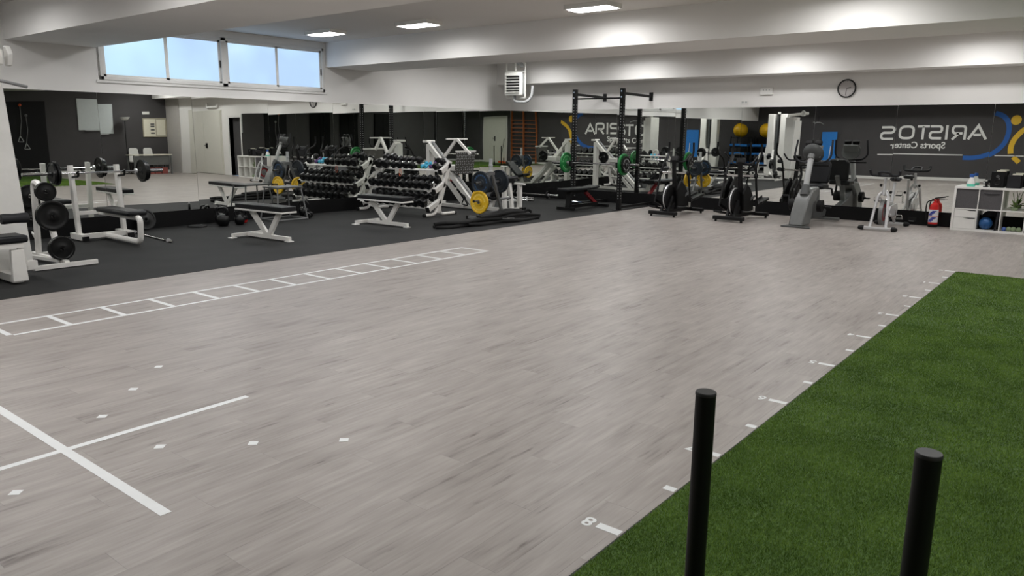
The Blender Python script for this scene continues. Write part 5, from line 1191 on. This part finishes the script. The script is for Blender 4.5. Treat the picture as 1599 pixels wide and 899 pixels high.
for z in (1.50, 1.62, 1.75, 1.83): MB().box((XD - 0.037, 15.02, z), (XD - 0.0345, 15.18, z + 0.05)).build('note', 'dark_grey_plastic', t)
o = MB().box((-0.025, -0.14, -0.055), (0, 0.14, 0.055)).build('emergency_light', 'white_plastic', bevel=0.008); o.location = (XD - 0.001, 14.87, 2.27); tag(o, 'small white emergency light above the notice board', 'emergency light')
DK = XD - 1.18
t = thing('desk', 'grey-legged desk with a light top along the right wall', 'desk', (DK + 0.3, 14.5, 0), world=True)
MB().box((DK, 13.72, 0.715), (DK + 0.60, 15.22, 0.745)).build('desk_top', 'paper', t, bevel=0.004)
for y in (13.76, 15.18):
    for x in (DK + 0.04, DK + 0.56): MB().bar((x, y, 0), (x, y, 0.715), 0.05, 0.05).build('leg', 'mid_grey_plastic', t)
MB().box((DK + 0.08, 13.80, 0.35), (DK + 0.095, 15.14, 0.70)).build('modesty_panel', 'mid_grey_plastic', t)
for y, lb in ((14.25, 'white shell chair behind the desk, nearer the lamp'), (14.80, 'white shell chair behind the desk, nearer the corner')):
    q = thing('desk_chair', lb, 'chair', (XD - 0.30, y, 0), world=True, group='chairs at the desk')
    MB().box((XD - 0.50, y - 0.20, 0.43), (XD - 0.10, y + 0.20, 0.46)).build('seat', 'white_plastic', q, bevel=0.012)
    MB().prism([(-0.21, 0), (0.21, 0), (0.17, 0.48), (0.12, 0.53), (-0.12, 0.53), (-0.17, 0.48)], (XD - 0.125, y, 0.45), (0, 1, 0), (0.1, 0, 0.99), -0.025).build('backrest', 'white_plastic', q, bevel=0.01)
    for sx_ in (-0.47, -0.14):
        for sy2 in (-0.17, 0.17): MB().bar((XD + sx_, y + sy2, 0), (XD + sx_, y + sy2, 0.43), 0.022, 0.022).build('leg', 'grey_metal', q)
for i, y in enumerate((14.45, 14.72, 14.99)):
    q = thing('storage_crate', ('red crate under the desk nearest the lamp', 'middle red crate under the desk', 'red crate under the desk nearest the corner')[i], 'crate', (DK + 0.32, y, 0.001), world=True)
    MB().box((DK + 0.20, y - 0.11, 0.001), (DK + 0.44, y + 0.11, 0.02)).build('base', 'crate_red', q)
    for a, b_ in (((DK + .20, y - .11), (DK + .44, y - .095)), ((DK + .20, y + .095), (DK + .44, y + .11)), ((DK + .20, y - .095), (DK + .215, y + .095)), ((DK + .425, y - .095), (DK + .44, y + .095))): MB().box((a[0], a[1], 0.02), (b_[0], b_[1], 0.24)).build('side', 'crate_red', q)
# suspension straps on the black door panel
for i, (y, zt, ln, ballc) in enumerate(((10.45, 2.35, 1.0, 'orange_plastic'), (10.62, 2.0, 0.9, None))):
    t = thing('suspension_strap', ('hanging training strap with orange anchor on the black panel', 'hanging black training strap with white grip on the black panel')[i], 'training strap', (XD - 0.06, y, zt), world=True)
    MB().tube([(XD - 0.06, y, zt), (XD - 0.06, y + 0.02, zt - ln * 0.5), (XD - 0.06, y - 0.06, zt - ln)], 0.012, 6).build('strap', 'grey_metal', t)
    MB().tube(rnd([(XD - 0.06, y - 0.06, zt - ln), (XD - 0.06, y - 0.14, zt - ln - 0.2), (XD - 0.06, y + 0.04, zt - ln - 0.2), (XD - 0.06, y - 0.06, zt - ln)], 0.03), 0.012, 6).build('grip', 'light_grey_plastic', t)
    MB().ball((XD - 0.06, y, zt + 0.03), 0.05, 12, 8).build('anchor', ballc or 'grey_metal', t)
for i, (y, lb) in enumerate(((4.2, 'black cabinet door on the right wall nearest the turf end'), (6.4, 'middle black cabinet on the right wall'), (8.2, 'black cabinet on the right wall nearest the black door'))):
    t = thing('wall_cabinet', lb, 'cabinet', (XD - 0.02, y, 0), world=True, group='black cabinets on the right wall')
    MB().box((XD - 0.06, y - 0.55, 0.11), (XD - 0.001, y + 0.55, 2.45)).build('body', 'black_board', t, bevel=0.004)
    for s in (-1, 1): MB().box((XD - 0.075, y + s * 0.275 - 0.265, 0.13), (XD - 0.061, y + s * 0.275 + 0.265, 2.43)).build('door', 'black_panel', t)

for o in list(bpy.data.objects):
    for k in ('_w', '_r', '_used'):
        if k in o.keys(): del o[k]
